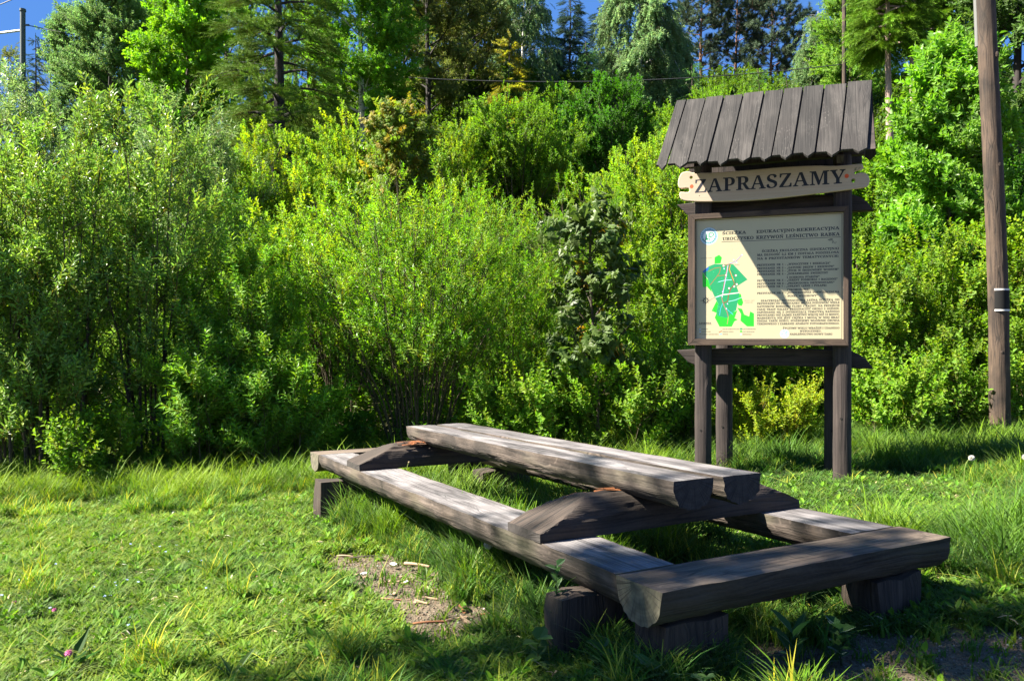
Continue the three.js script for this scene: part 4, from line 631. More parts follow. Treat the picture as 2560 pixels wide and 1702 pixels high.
// [species, x, distance, height, radius, leaf sprays, label]
const PLANTS = [
  ['goat', -6.06, 10.2, 4.93, 1.13, 1300, 'tall bush with glinting white leaf flecks at the left edge of the clearing'],
  ['goat', -5.10, 11.0, 5.23, 1.01, 1200, 'tall upright bush with glinting leaves, right beside the leftmost tall bush'],
  ['goat', -6.34, 9.8, 3.85, 0.52, 700, 'bush cut by the left photo edge, with bare dark gaps at its foot'],
  ['low', -4.98, 9.3, 0.85, 0.49, 150, 'small leafy sprout at the foot of the left glinting bush'],
  ['osier', -3.71, 10.8, 3.03, 0.81, 900, 'dark leafy bush between the glinting left bushes and the wide willow'],
  ['osier', -3.84, 9.9, 1.86, 0.55, 400, 'low narrow-leaved shrub leaning out of the dark gap on the left'],
  ['osier', -2.99, 10.0, 1.60, 0.64, 500, 'low bush with pale narrow leaves left of the far end of the table'],
  ['willow', -1.30, 10.9, 3.92, 1.51, 2000, 'wide fan-shaped willow with many thin dark stems right behind the table'],
  ['willow', 0.07, 12.2, 2.49, 0.88, 800, 'light green willow filling the space right of the fan-shaped willow'],
  ['willow', -2.72, 12.6, 3.37, 0.80, 800, 'upright willow showing behind the left side of the fan-shaped willow'],
  ['maple', 1.04, 9.9, 3.13, 0.55, 260, 'young maple with big pale drooping leaves standing left of the notice board'],
  ['low', 0.26, 10.0, 1.29, 0.64, 420, 'low scrubby bush behind the middle of the picnic table'],
  ['low', 1.33, 9.9, 1.41, 0.66, 450, 'low dark bush under the young maple'],
  ['osier', 2.05, 10.2, 1.82, 0.48, 350, 'loose shrub with fine twigs beside the left posts of the notice board'],
  ['alder', 2.07, 12.0, 3.17, 0.70, 800, 'thin-stemmed bush between the young maple and the notice board'],
  ['gold', 3.21, 9.7, 0.87, 0.57, 500, 'small golden yellow-leaved bush seen between the posts of the notice board'],
  ['alder', 3.42, 11.8, 1.69, 0.85, 700, 'green bush behind the notice board, seen above the golden bush'],
  ['alder', 4.69, 12.4, 2.16, 0.79, 700, 'bush hidden mostly by the info panel and its right post'],
  ['alder', 5.33, 11.2, 2.35, 0.65, 800, 'bush with sparse stems just right of the notice board'],
  ['alder', 6.48, 11.6, 2.78, 0.74, 900, 'bright round bush between the notice board and the wooden pole'],
  ['low', 6.04, 10.3, 1.24, 0.52, 360, 'thin dry-twigged bush at the foot of the wooden pole'],
  ['low', 4.89, 10.0, 1.08, 0.47, 330, 'low leafy bush right of the notice board post'],
  ['alder', 7.36, 10.9, 3.43, 0.67, 700, 'bush cut by the right photo edge behind the wooden pole'],
  ['ash', 7.55, 13.5, 5.49, 0.88, 1500, 'young tree with bright clustered leaves rising between notice board and pole'],
  ['bright', -5.36, 17.0, 4.08, 1.09, 900, 'yellow-green bush below the dark larch on the left'],
  ['bright', -3.80, 14.0, 3.33, 0.86, 700, 'round yellow-green bush between the left bushes and the fan-shaped willow'],
  ['osier', -5.28, 15.0, 3.34, 0.83, 600, 'darker bush below the yellow-green bush on the left'],
  ['silver', -6.66, 16.0, 5.23, 1.24, 1200, 'silvery willow rising behind the left glinting bushes'],
  ['silver', -10.58, 16.5, 5.54, 1.05, 1000, 'silvery willow below the utility pole at the left edge'],
  ['bright', -4.21, 20.0, 3.93, 1.11, 800, 'pointed light green bush below the white birch trunks'],
  ['redmaple', -2.54, 18.0, 4.20, 0.75, 520, 'young maple with reddish yellow leaf tips on the slope'],
  ['bright', -1.76, 22.0, 2.90, 0.98, 500, 'small bright bush right of the reddish young maple'],
  ['bushy', 0.20, 23.0, 3.87, 1.72, 1400, 'big round light green bush with dark stems on the clearing edge'],
  ['bushydark', 3.00, 25.0, 3.56, 1.74, 1400, 'big dark green rounded bush left of the sign roof'],
  ['bright', 3.01, 18.0, 3.55, 1.00, 800, 'light green bush below the dark rounded bush'],
  ['willow', 1.30, 15.5, 3.08, 1.16, 800, 'low bright thicket below the small grassy clearing'],
  ['willow', -0.74, 15.0, 3.16, 1.08, 800, 'low bright willow behind the top of the fan-shaped willow'],
  ['willow', -2.41, 14.5, 3.51, 0.89, 700, 'bright willow left above the fan-shaped willow'],
  ['bright', 3.49, 16.5, 3.99, 1.05, 900, 'light yellow-green bush at the left edge of the sign roof'],
  ['bushy', 7.37, 27.0, 2.80, 2.47, 900, 'sunny bush behind the top of the sign roof'],
  ['bushydark', -5.59, 24.0, 2.13, 1.07, 500, 'dark green bush behind the pointed light green bush'],
  ['larch', 7.08, 31.0, 3.23, 0.52, 180, 'tiny larch left above the sign roof'],
  ['larch', 10.06, 32.0, 2.91, 0.53, 180, 'tiny bright larch directly above the sign roof'],
  ['larch', 11.61, 33.0, 2.49, 0.46, 160, 'tiny larch between the pines and the thin pole'],
  ['bushy', 1.79, 29.0, 2.73, 1.13, 500, 'bush behind the gap between the two big rounded bushes'],
  ['bright', 7.78, 12.6, 1.78, 0.59, 500, 'shrub seen just behind the lower half of the wooden pole'],
  ['bushy', 7.75, 17.0, 3.22, 0.90, 700, 'bush showing right under the roof of the notice board'],
  ['bushydark', 9.59, 15.0, 3.60, 0.92, 900, 'dark bush behind the wooden pole at the right edge'],
  ['aspen', -17.2, 31.0, 7.8, 1.2, 1500, 'airy pale tree beside the patch of sky at the left'],
  ['aspen', -14.89, 29.0, 8.09, 1.53, 1700, 'pale green tree second from the left patch of sky'],
  ['broad', -16.68, 36.0, 9.84, 2.00, 1700, 'tree with bright sunlit clumps and dark gaps in the left wood'],
  ['broad', -11.23, 27.0, 7.53, 1.27, 1500, 'bright maple tree left of the dark larch'],
  ['broad', -12.08, 33.0, 9.01, 1.56, 1500, 'bright tree directly behind the dark larch'],
  ['biglarch', -7.04, 23.5, 10.86, 2.15, 2600, 'large dark feathery larch with a black trunk on the left slope'],
  ['birchgreen', -5.24, 27.0, 10.56, 2.02, 2600, 'vivid green birch with pale trunks in the middle of the slope'],
  ['oak', -3.56, 33.0, 9.99, 2.29, 2400, 'olive brown tree with a tall thin trunk left of the middle'],
  ['oak', -2.20, 38.0, 8.95, 2.01, 1500, 'dull olive tree behind the brownish young tree'],
  ['youngbrown', -0.12, 31.0, 4.63, 0.95, 500, 'slim brownish yellow young tree at the wood edge'],
  ['birch', 0.59, 41.0, 6.84, 1.71, 1300, 'bluish green birch right of the slim brownish tree'],
  ['spruce', 3.47, 47.0, 6.95, 1.57, 900, 'dark spruce left of the small gap of sky'],
  ['spruce', 5.81, 52.0, 7.47, 1.66, 900, 'dark blue-green fir standing alone in the gap of sky'],
  ['larch', 3.99, 42.0, 2.93, 0.82, 260, 'small soft green larch below the lone fir'],
  ['larch', 5.38, 41.0, 2.52, 0.80, 260, 'small larch at the left foot of the pale weeping birch'],
  ['spruce', 2.29, 43.0, 2.83, 1.07, 400, 'small dark spruce at the wood edge left of the sky gap'],
  ['birch', 5.43, 33.0, 7.56, 1.74, 2600, 'pale green weeping birch in the middle of the skyline'],
  ['birch', 7.12, 35.0, 5.00, 1.07, 1000, 'lower half of a weeping birch beside the pines'],
  ['pine', 11.14, 46.0, 7.56, 1.66, 700, 'leftmost of the dark pines on the skyline'],
  ['pine', 13.76, 48.0, 7.42, 2.00, 800, 'middle of the dark pines on the skyline'],
  ['pine', 14.90, 45.0, 5.76, 1.75, 800, 'rightmost of the dark pines beside the sky gap'],
  ['birch', 14.51, 37.0, 4.85, 1.13, 1100, 'hazy green birch left of the thin brown pole'],
  ['broad', 14.66, 34.0, 5.83, 1.13, 1100, 'bright green tree right of the thin brown pole'],
  ['darkbroad', -3.6, 47.0, 8.20, 2.60, 1300, 'dark tree deep in the wood right behind the olive brown tree trunk'],
  ['oak', -0.9, 45.0, 7.60, 2.40, 1200, 'dull tree deep in the wood behind the slim brownish yellow tree'],
  ['tallspruce', 10.61, 22.0, 9.81, 0.8, 1800, 'tall spruce with a bare pinkish trunk right of the sign roof'],
  ['tallspruce', 13.35, 26.0, 9.69, 1.08, 1300, 'tall spruce whose trunk stands behind the young bright tree'],
  ['darkbroad', 15.54, 27.0, 7.68, 1.43, 1700, 'dark tree behind the top of the young bright tree'],
  ['darkbroad', 12.26, 19.0, 9.76, 1.21, 2300, 'big dark tree filling the upper right corner'],
  ['spruce', -35.32, 58.0, 14.34, 0.97, 500, 'small dark spruce against the sky beside the left utility pole'],
  ['oak', -38.63, 60.0, 13.81, 2.17, 500, 'distant low treetops left of the left utility pole'],
  ['oak', -36.55, 62.0, 15.04, 1.55, 400, 'distant low treetops right of the small dark spruce'],
  ['broad', -10.16, 39.0, 9.31, 2.17, 1100, 'tree deep in the wood behind the trunk of the dark larch'],
  ['darkbroad', -6.09, 44.0, 7.21, 2.69, 1100, 'dark tree deep in the wood behind the olive brown tree'],
  ['broad', 18.24, 40.0, 3.73, 1.67, 700, 'tree showing between the thin brown pole and the tall spruce'],
];
PLANTS.forEach(([kind, x, d, h, R, n, label], i) => {
  const S = SP[kind], z = -d, y = groundY(x, z), g = thing(S.name, label, S.cat, x, y, z), seed = 100 + i * 7;
  const o = { ...S, ...(kind === 'broad' && d > 30 ? { geo: G.treeFine, color: [0.115, 0.195, 0.05] } : {}), h, r: R * (S.widen ?? 1.08), n: Math.round(n * S.n), seed };
  if (S.tree) treeShape(g, { ...o, type: S.tree, trunkR: S.trunkR * clamp(h / 8, 0.6, 1.5) }); else bushShape(g, { ...o, stems: Math.round(S.stems * clamp(R, 0.7, 1.5)) });
});
// a tall tree outside the frame on the sunny side, whose shade falls on the near bench and the front grass
[[-8.6, -1.75, 13.2, 2.3, 760, 'tall loose tree standing beside the meadow, beyond the edge of the photo']].forEach(([x, z, h, R, n, label], i) => {
  const g = thing('broadleaf_tree', label, 'tree', x, groundY(x, z), z);
  treeShape(g, { ...SP.broad, h, r: R, n, seed: 900 + i, type: 'round', cb: 0.60, trunkR: 0.16, limbs: 26, jit: 0.3 });
});

// the row of bushes goes on beyond the left edge, between the sun and the bushes in view
[[-8.4, 10.4, 3.4, 1.1, 'willow bush beyond the left edge, nearest to the frame'], [-8.2, 12.6, 4.6, 1.1, 'willow bush beyond the left edge, behind the nearest one']].forEach(([x, d, h, R, label], i) => {
  const g = thing('willow_bush', label, 'bush', x, groundY(x, -d), -d); bushShape(g, { ...SP.goat, h, r: R, n: 1300, seed: 950 + i, low: 0.05 });
});

// ------------------------------------------------------------------ ground cover, each kind one mass
{
  const herb = spray({ seed: 41, len: 0.5, n: 22, L: 0.085, W: 0.05, shape: 'oval', angle: 1.15, droop: 0.2 }), r = rng(77), spots = [], woodSpots = [];
  for (let i = 0; i < 60000; i++) {
    const d = 9.6 + Math.pow(r(), 0.75) * 44, x = (r() * 2 - 1) * (d * 0.72 + 2.5), z = -d;
    if (d < 10.6 + 0.5 * N3(x * 0.7, 5, 0) && !(d > 9.9 && r() < 0.25)) continue;
    if (d > 43 && (x > 1 || x < -14)) continue;
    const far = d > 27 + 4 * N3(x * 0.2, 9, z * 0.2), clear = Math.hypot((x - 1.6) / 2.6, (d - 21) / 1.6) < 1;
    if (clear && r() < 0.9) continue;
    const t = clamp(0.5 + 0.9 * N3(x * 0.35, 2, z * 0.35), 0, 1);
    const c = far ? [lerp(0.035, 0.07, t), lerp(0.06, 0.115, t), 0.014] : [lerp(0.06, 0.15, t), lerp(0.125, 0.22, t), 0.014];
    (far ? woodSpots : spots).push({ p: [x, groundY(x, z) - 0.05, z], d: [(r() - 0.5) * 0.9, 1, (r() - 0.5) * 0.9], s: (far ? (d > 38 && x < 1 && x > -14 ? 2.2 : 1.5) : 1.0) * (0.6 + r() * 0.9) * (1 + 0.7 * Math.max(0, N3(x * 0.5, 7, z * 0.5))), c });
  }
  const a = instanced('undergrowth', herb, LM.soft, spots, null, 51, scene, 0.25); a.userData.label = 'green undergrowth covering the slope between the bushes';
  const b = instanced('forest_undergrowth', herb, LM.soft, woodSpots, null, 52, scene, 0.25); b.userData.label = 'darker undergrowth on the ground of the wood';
}
// grass: tufts of curved blades
function tuft({ seed, n, h, w, spread, bend, dry = 0.06 }) {
  const r = rng(seed), pos = [], col = [];
  for (let i = 0; i < n; i++) {
    const az = r() * 6.283, q = Math.sqrt(r()) * spread, x = Math.cos(az) * q, z = Math.sin(az) * q, a2 = r() * 6.283, l = h * (0.45 + r() * 0.75), b = bend * (0.3 + r()), ww = w * (0.6 + r() * 0.7), dx = Math.cos(a2), dz = Math.sin(a2), sx = -dz * ww, sz = dx * ww;
    const P = (f, s) => [x + dx * b * l * f * f + sx * s, l * f * (1 - 0.25 * b * f), z + dz * b * l * f * f + sz * s];
    const k = r() < dry ? [3.2, 1.9, 3.5] : [0.8 + r() * 0.4, 0.85 + r() * 0.3, 0.8 + r() * 0.4];
    const T = [[P(0, -0.4), P(0, 0.4), P(0.4, 0.5)], [P(0, -0.4), P(0.4, 0.5), P(0.4, -0.5)], [P(0.4, -0.5), P(0.4, 0.5), P(0.75, 0.32)], [P(0.4, -0.5), P(0.75, 0.32), P(0.75, -0.32)], [P(0.75, -0.32), P(0.75, 0.32), P(1, 0)]];
    for (const t of T) for (const v of t) { pos.push(...v); col.push(...k); }
  }
  const g = new THREE.BufferGeometry(); g.setAttribute('position', new THREE.Float32BufferAttribute(pos, 3)); g.setAttribute('color', new THREE.Float32BufferAttribute(col, 3)); g.computeVertexNormals(); return g;
}
// distance to the footprint of the table, in its own axes
function tableUV(x, z) { const c = Math.cos(0.5072), s = Math.sin(0.5072), dx = x - 0.4319, dd = -z - 3.2227; return [dx * c + dd * s, -dx * s + dd * c]; }
{
  const r = rng(5), lawn = [], mid = [], tall = [], clover = [], dry = [];
  const inView = (x, d) => Math.abs(x) < d * 0.70 + 0.5;
  for (let i = 0; i < 430000; i++) {
    const d = 2.5 + Math.pow(r(), 1.45) * 9, x = (r() * 2 - 1) * (d * 0.70 + 0.5), z = -d;
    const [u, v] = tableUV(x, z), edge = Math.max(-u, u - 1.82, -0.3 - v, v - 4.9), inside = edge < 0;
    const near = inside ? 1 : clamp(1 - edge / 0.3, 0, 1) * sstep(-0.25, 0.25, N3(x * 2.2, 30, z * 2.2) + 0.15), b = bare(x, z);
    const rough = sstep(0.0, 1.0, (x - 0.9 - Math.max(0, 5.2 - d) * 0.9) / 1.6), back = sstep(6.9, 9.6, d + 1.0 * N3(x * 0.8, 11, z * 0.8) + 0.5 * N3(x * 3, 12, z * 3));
    const tallness = clamp(Math.max(near * (v < 1.2 ? 0.34 : 0.55), rough * (0.5 + 0.3 * sstep(-0.2, 0.4, N3(x * 0.8, 61, z * 0.8))), back * (x > 4.8 ? 0.42 : x > 1 ? 0.62 : 0.95), 0.06) + 0.35 * N3(x * 1.4, 15, z * 1.4) + 0.3 * N3(x * 4.2, 16, z * 4.2), 0, 1) * (0.25 + 0.75 * sstep(0.75, 1.3, Math.hypot((x - 2.9) / 1.35, (d - 6.7) / 1.3))) * (0.15 + 0.85 * sstep(0.35, 0.7, Math.hypot(u - 1.5, v + 0.28))) * (0.3 + 0.7 * sstep(0.25, 0.55, Math.hypot(u + 0.25, v - 4.15)));
    if (r() < b * 0.97) continue;
    const clump = N3(x * 10, 44, z * 10) + 0.6 * N3(x * 22, 45, z * 22);
    if (tallness < 0.45 && r() > clamp(0.52 + 1.2 * clump, 0.10, 1)) continue;
    const keep = d > 9.4 ? 0.8 : 1; if (r() > keep) continue;
    const patch = N3(x * 1.1, 40, z * 1.1), n2 = N3(x * 4, 41, z * 4), t = clamp(0.5 + 0.6 * patch + 0.5 * n2, 0, 1);
    const yl = r(), c = [lerp(0.04, 0.118, t) * (0.75 + 0.6 * yl), lerp(0.088, 0.168, t) * (0.8 + 0.4 * yl), lerp(0.014, 0.03, r())];
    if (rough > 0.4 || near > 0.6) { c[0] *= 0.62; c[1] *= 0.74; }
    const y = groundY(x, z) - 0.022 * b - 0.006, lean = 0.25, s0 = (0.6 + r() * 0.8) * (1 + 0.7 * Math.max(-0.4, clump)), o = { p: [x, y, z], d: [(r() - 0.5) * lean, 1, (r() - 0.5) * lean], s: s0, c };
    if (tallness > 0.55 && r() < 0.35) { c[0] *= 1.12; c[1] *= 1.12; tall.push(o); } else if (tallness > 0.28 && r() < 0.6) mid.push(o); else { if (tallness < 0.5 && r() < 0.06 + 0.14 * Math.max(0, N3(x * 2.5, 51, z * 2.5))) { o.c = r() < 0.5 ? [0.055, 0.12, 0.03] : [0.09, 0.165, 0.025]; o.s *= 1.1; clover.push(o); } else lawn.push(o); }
    if (r() < 0.007 * (1 - b)) dry.push({ ...o, c: [0.30, 0.24, 0.11] });
  }
  const I = (n, g, sp, label, seed, vary = 0.18) => { instanced(n, g, LM.grass, sp, null, seed, scene, vary).userData.label = label; };
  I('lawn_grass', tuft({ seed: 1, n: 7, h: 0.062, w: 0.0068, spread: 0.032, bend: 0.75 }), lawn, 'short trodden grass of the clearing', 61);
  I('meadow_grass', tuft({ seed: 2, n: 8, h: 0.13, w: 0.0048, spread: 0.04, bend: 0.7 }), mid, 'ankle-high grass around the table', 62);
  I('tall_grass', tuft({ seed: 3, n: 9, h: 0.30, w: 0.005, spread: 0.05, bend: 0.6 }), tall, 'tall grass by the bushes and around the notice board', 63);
  I('clover_leaves', spray({ seed: 44, len: 0.035, n: 7, L: 0.024, W: 0.02, shape: 'oval', angle: 1.5, twig: false }), clover, 'clover and small leaves in the lawn', 64, 0.25);
  I('dry_grass', tuft({ seed: 4, n: 5, h: 0.085, w: 0.003, spread: 0.05, bend: 1.4, dry: 0 }), dry, 'bleached dry grass stalks in the lawn', 65, 0.3);
}

// ------------------------------------------------------------------ small things on the ground
const weedGeo = { dock: spray({ seed: 71, len: 0.20, n: 11, L: 0.12, W: 0.045, shape: 'oval', angle: 1.0, droop: 0.2, twig: false }), nettle: spray({ seed: 72, len: 0.5, n: 30, L: 0.065, W: 0.04, shape: 'oval', angle: 1.25, droop: 0.25 }), ivy: spray({ seed: 73, len: 0.14, n: 12, L: 0.06, W: 0.055, shape: 'oval', angle: 1.35, droop: 0.1 }), rosette: spray({ seed: 74, len: 0.05, n: 12, L: 0.13, W: 0.03, shape: 'lance', angle: 1.35, twig: false }) };
const weedMat = (r, g, b) => { const m = LM.soft.clone(); m.color.setRGB(r, g, b); return m; };
const WM = { a: weedMat(0.07, 0.16, 0.03), b: weedMat(0.045, 0.12, 0.025), c: weedMat(0.11, 0.22, 0.02) };
[['nettle', 0.19, -3.42, 0.85, WM.b, 'dark green nettle growing up against the front of the long grey bench'], ['nettle', 0.25, -3.44, 0.5, WM.b, 'small nettle right beside the taller nettle at the long grey bench'],
  ['ivy', 0.36, -3.17, 1.1, WM.b, 'broad-leaved weed leaning on the near support block'], ['ivy', 0.1, -3.28, 1.2, WM.a, 'broad-leaved weed just in front of the near support block'], ['ivy', 0.53, -2.98, 1.1, WM.a, 'broad-leaved weed under the near corner of the benches'], ['ivy', 0.72, -2.92, 0.9, WM.b, 'weed with rounded leaves below the end grain of the near bench'],
  ['dock', 1.14, -3.17, 1.0, WM.b, 'dock plant in the shade in front of the near bench'], ['ivy', 1.38, -3.27, 1.2, WM.b, 'pale-tipped weed under the middle of the near bench'], ['dock', 2.62, -3.85, 1.1, WM.b, 'shaded dock plant past the far end of the near bench'], ['dock', 1.62, -4.4, 0.6, WM.c, 'bright single-leaved plant inside the ring of benches'],
  ['rosette', -0.52, -4.72, 0.9, WM.c, 'bright plantain beside the bare soil'], ['rosette', -0.12, -3.75, 0.8, WM.c, 'bright dandelion rosette at the lower end of the bare soil'], ['dock', -0.45, -6.1, 1.0, WM.a, 'dock leaves in front of the far support block'], ['dock', -0.25, -5.3, 0.9, WM.a, 'dock leaves below the middle of the long grey bench'], ['rosette', -2.0, -3.55, 1.2, WM.b, 'dark rosette of dandelion leaves in the front lawn'], ['rosette', -1.2, -3.35, 1.0, WM.a, 'rosette of leaves near the front edge of the lawn'],
].forEach(([k, x, z, s, m, label]) => { const o = new THREE.Mesh(weedGeo[k], m); o.name = numbered(k === 'nettle' ? 'nettle' : 'weed'); o.position.set(x, groundY(x, z) - 0.01, z); o.scale.setScalar(s); o.rotation.y = x * 7; o.castShadow = true; tag(o, label, k === 'nettle' ? 'nettle' : 'weed'); scene.add(o); });
{ // dandelions gone to seed
  const stem = new THREE.MeshStandardMaterial({ color: new THREE.Color().setRGB(0.16, 0.22, 0.04), roughness: 0.7 }), fluff = new THREE.MeshPhysicalMaterial({ color: new THREE.Color().setRGB(0.62, 0.60, 0.56), roughness: 1, transmission: 0.5, thickness: 0, side: THREE.DoubleSide }), core = new THREE.MeshStandardMaterial({ color: new THREE.Color().setRGB(0.22, 0.17, 0.09), roughness: 1 });
  const r = rng(19), fl = []; for (let i = 0; i < 70; i++) { const y = 1 - 2 * (i + 0.5) / 70, a = i * 2.4, q = Math.sqrt(1 - y * y), g = new THREE.ConeGeometry(0.006, 0.014, 5, 1, true); g.rotateX(Math.PI); g.translate(0, 0.019, 0); g.applyQuaternion(new THREE.Quaternion().setFromUnitVectors(V(0, 1, 0), V(q * Math.cos(a), y, q * Math.sin(a)))); fl.push(g); }
  const ball = mergeGeometries(fl);
  [[-0.2, -4.6, 0.26, 0.05, 'full dandelion clock with a pale curved stem in front of the long grey bench', 1], [-0.06, -4.45, 0.17, -0.12, 'bent dandelion stalk with an almost bare head in front of the long grey bench', 0], [-0.86, -6.35, 0.55, 0.02, 'single tall bare dandelion stalk in front of the broken far beam', 0], [4.0, -6.9, 0.3, 0.04, 'dandelion clock in the tall grass right of the notice board post', 1], [4.45, -6.7, 0.31, -0.03, 'whitest dandelion clock in the tall grass, farther from the post', 1], [5.0, -6.2, 0.33, 0.05, 'half-bare dandelion clock at the right edge of the tall grass', 1], [3.05, -4.4, 0.2, 0.04, 'dandelion clock in the grass past the end of the near bench', 1]].forEach(([x, z, h, b, label, full]) => {
    const g = thing('dandelion', label, 'dandelion', x, groundY(x, z), z), top = V(b * 1.2, h * 0.96, b * 0.5);
    part('stem', stick(bez(V(0, 0, 0), V(-b * 0.6, h * 0.9, 0), top, 8), 0.0035, 0.003, 6), stem, g);
    const hd = part('head', new THREE.SphereGeometry(0.009, 8, 6), core, g); hd.position.copy(top);
    if (full) { const f = part('seed_ball', ball, fluff, hd, 'stuff'); f.rotation.x = h * 9; }
  });
  const pink = new THREE.MeshStandardMaterial({ color: new THREE.Color().setRGB(0.55, 0.13, 0.30), roughness: 0.8 }), blue = new THREE.MeshStandardMaterial({ color: new THREE.Color().setRGB(0.30, 0.38, 0.72), roughness: 0.8 });
  const fs = []; for (let i = 0; i < 40; i++) { const y = 1 - 1.6 * (i + 0.5) / 40, a = i * 2.4, q = Math.sqrt(Math.max(0, 1 - y * y)), g = new THREE.ConeGeometry(0.0028, 0.012, 4); g.translate(0, 0.009, 0); g.applyQuaternion(new THREE.Quaternion().setFromUnitVectors(V(0, 1, 0), V(q * Math.cos(a), y, q * Math.sin(a)).normalize())); fs.push(g); }
  const clo = mergeGeometries(fs);
  [[-2.02, -3.56, 1.5, 'largest pink clover head at the front of the lawn'], [-2.55, -4.35, 1, 'pink clover head behind the largest one'], [-2.9, -4.55, 1, 'pink clover head farthest back in the lawn'], [-1.75, -3.66, 1.1, 'pink clover head between the largest one and the bare soil'], [-1.62, -3.45, 0.8, 'small pink clover head nearest to the front edge']].forEach(([x, z, s, label]) => {
    const g = thing('clover_flower', label, 'flower', x, groundY(x, z), z); part('stem', stick([V(0, 0, 0), V(0.003, 0.03, 0), V(0, 0.055 * s, 0)], 0.0015, 0.0012, 5), stem, g); const f = part('flower_head', clo, pink, g); f.position.y = 0.058 * s; f.scale.setScalar(s);
  });
  const pet = []; for (let k = 0; k < 5; k++) { const g = new THREE.CircleGeometry(0.004, 6); g.translate(0.005, 0, 0); g.rotateX(-Math.PI / 2 + 0.2); g.rotateY(k * 1.2566); pet.push(g); } const pg = mergeGeometries(pet);
  blue.side = THREE.DoubleSide; const sp = []; for (let i = 0; i < 26; i++) { const x = -3.3 + r() * 1.5, z = -4.0 - r() * 2; sp.push({ p: [x, groundY(x, z) + 0.06, z], d: [r() * 0.4, 1, r() * 0.4], s: 1 }); }
  const bl = instanced('speedwell_flowers', pg, blue, sp, [1, 1, 1], 81, scene, 0.1, [1, 1, 1]); bl.userData.label = 'tiny blue speedwell flowers scattered in the lawn';
}
{ // straw and withered bits lying in the lawn
  const r = rng(93), sp = [], g = new THREE.PlaneGeometry(0.034, 0.004, 2, 1); g.attributes.position.setY(1, 0.004); g.attributes.position.setZ(1, 0.004); g.attributes.position.setZ(4, 0.004); g.rotateX(-Math.PI / 2); g.computeVertexNormals();
  for (let i = 0; i < 9000; i++) { const d = 2.6 + Math.pow(r(), 1.4) * 6.2, x = (r() * 2 - 1) * (d * 0.7 + 0.4), z = -d; if (N3(x * 1.6, 70, z * 1.6) + (r() - 0.5) * 0.9 < 0.05 || bare(x, z) > 0.4) continue; const t = r(); sp.push({ p: [x, groundY(x, z) + 0.012 + r() * 0.035, z], d: [(r() - 0.5) * 0.8, 1, (r() - 0.5) * 0.8], s: 0.6 + r() * 1.3, c: t < 0.7 ? [0.34, 0.27, 0.15] : t < 0.9 ? [0.16, 0.09, 0.045] : [0.5, 0.46, 0.36] }); }
  instanced('straw', g, new THREE.MeshStandardMaterial({ roughness: 0.9, side: THREE.DoubleSide }), sp, null, 94, scene, 0.4, [1, 1, 1]).userData.label = 'withered straw and leaf bits lying in the lawn';
}
{ // crumbs of soil and little stones
  const r = rng(91), sp = [], g = new THREE.IcosahedronGeometry(0.006, 0);
  for (let i = 0; i < 60000 && sp.length < 6500; i++) { const x = -1.6 + r() * 4.4, z = -2.7 - r() * 3.2; if (r() > bare(x, z)) continue; const k = 0.4 + r() * r() * 1.1; sp.push({ p: [x, groundY(x, z) - 0.02 * bare(x, z) + 0.002, z], d: [r() - 0.5, r() - 0.5, r() - 0.5], s: k, c: r() < 0.12 ? [0.26, 0.24, 0.21] : [0.13, 0.10, 0.068] }); }
  instanced('soil_crumbs', g, new THREE.MeshStandardMaterial({ roughness: 1 }), sp, null, 92, scene, 0.5, [1, 1, 1]).userData.label = 'crumbs of earth and small stones on the bare soil';
}
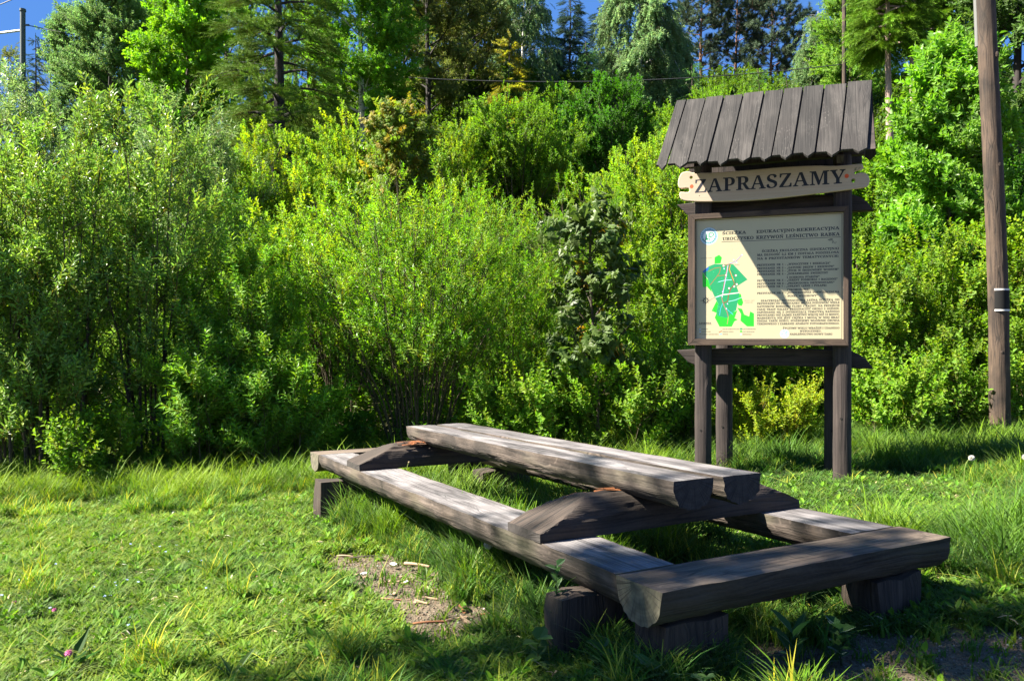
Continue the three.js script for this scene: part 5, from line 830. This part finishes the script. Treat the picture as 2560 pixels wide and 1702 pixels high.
{ // wood chips, bark and twigs on the bare soil
  const tan = new THREE.MeshStandardMaterial({ color: new THREE.Color().setRGB(0.30, 0.205, 0.13), roughness: 0.9 }), rust = new THREE.MeshStandardMaterial({ color: new THREE.Color().setRGB(0.24, 0.095, 0.04), roughness: 0.9 }), white = new THREE.MeshStandardMaterial({ color: new THREE.Color().setRGB(0.7, 0.68, 0.66), roughness: 0.8 }), grey = new THREE.MeshStandardMaterial({ color: new THREE.Color().setRGB(0.09, 0.07, 0.055), roughness: 0.9 });
  const chip = (l, w, h, seed) => roughBox(l, h, w, seed, 0.0025, 0.002), r = rng(33);
  const shapes = [chip(0.09, 0.012, 0.008, 1), chip(0.05, 0.016, 0.006, 2), chip(0.13, 0.011, 0.009, 3), chip(0.035, 0.02, 0.007, 4)];
  const proto = new THREE.Mesh(shapes[0], tan); proto.castShadow = proto.receiveShadow = true;
  for (let i = 0; i < 22; i++) {
    const t = r(), x = lerp(-0.98, -0.22, t) + (r() - 0.5) * 0.4, z = -lerp(5.25, 3.85, t) + (r() - 0.5) * 0.25, o = proto.clone();
    o.geometry = shapes[i % 4]; o.material = i % 7 === 6 ? rust : tan; const rusty = i % 7 === 6;
    o.name = numbered('wood_chip'); o.position.set(x, groundY(x, z) - 0.02 * bare(x, z) + 0.012, z); o.rotation.set((r() - 0.5) * 0.3, r() * 6.3, (r() - 0.5) * 0.3);
    tag(o, rusty ? 'rust-brown flake of bark on the bare soil patch' : 'pale tan wood chip on the bare soil patch', 'wood chip', rusty ? 'bark flakes on the bare soil' : 'wood chips on the bare soil'); scene.add(o);
  }
  const stickAt = (name, label, x, z, l, rad, yaw, m, cat) => { const o = new THREE.Mesh(stick(bez(V(-l / 2, 0, 0), V(0, 0.015, 0.01), V(l / 2, 0.004, -0.005), 6), rad, rad * 0.7, 8), m); o.name = numbered(name); o.position.set(x, groundY(x, z) + 0.02, z); o.rotation.y = yaw; o.castShadow = true; tag(o, label, cat ?? 'stick'); scene.add(o); };
  stickAt('stick', 'pale peeled stick lying between the bare soil and the long bench', -0.62, -5.08, 0.19, 0.011, -0.5, tan); stickAt('stick', 'short tan stick at the far end of the bare soil', -1.16, -5.42, 0.12, 0.007, -0.3, tan);
  stickAt('twig', 'thin dark twig touching the short tan stick at the far soil edge', -1.02, -5.38, 0.2, 0.004, 0.2, grey, 'twig'); stickAt('stick', 'rust-brown split stick in the middle of the lower soil', -0.42, -3.98, 0.17, 0.007, 0.1, rust); stickAt('twig', 'thin twig stuck in the lawn left of the far support block', -1.75, -5.6, 0.16, 0.003, 0.1, tan, 'twig');
  const flake = (label, x, z, s, m, cat) => { const o = new THREE.Mesh(chip(0.05 * s, 0.025 * s, 0.005, 9 + x), m); o.name = numbered(cat === 'paper' ? 'paper_scrap' : 'dry_leaf'); o.position.set(x, groundY(x, z) + 0.016, z); o.rotation.set(0.2, x * 9, 0.15); o.castShadow = true; tag(o, label, cat); scene.add(o); };
  flake('white paper scrap on the upper part of the bare soil', -0.94, -4.95, 0.9, white, 'paper'); flake('crumpled white paper scrap at the grass edge above the soil', -0.78, -5.15, 1.0, white, 'paper'); flake('tiny white paper scrap in the middle of the soil', -0.64, -4.72, 0.5, white, 'paper'); flake('white paper scrap in the front lawn near the clover heads', -1.98, -3.42, 0.7, white, 'paper');
  flake('brown dry leaf left of the lower soil', -0.82, -3.9, 1.3, rust, 'leaf'); flake('brown dry leaf in the shaded grass below the soil', -0.5, -3.75, 0.9, rust, 'leaf'); flake('brown dry leaf in the shaded front grass', -0.22, -3.52, 1.0, rust, 'leaf'); flake('brown dry leaf nearest to the near support block', -0.1, -3.42, 0.8, rust, 'leaf');
}

renderer.render(scene, camera);
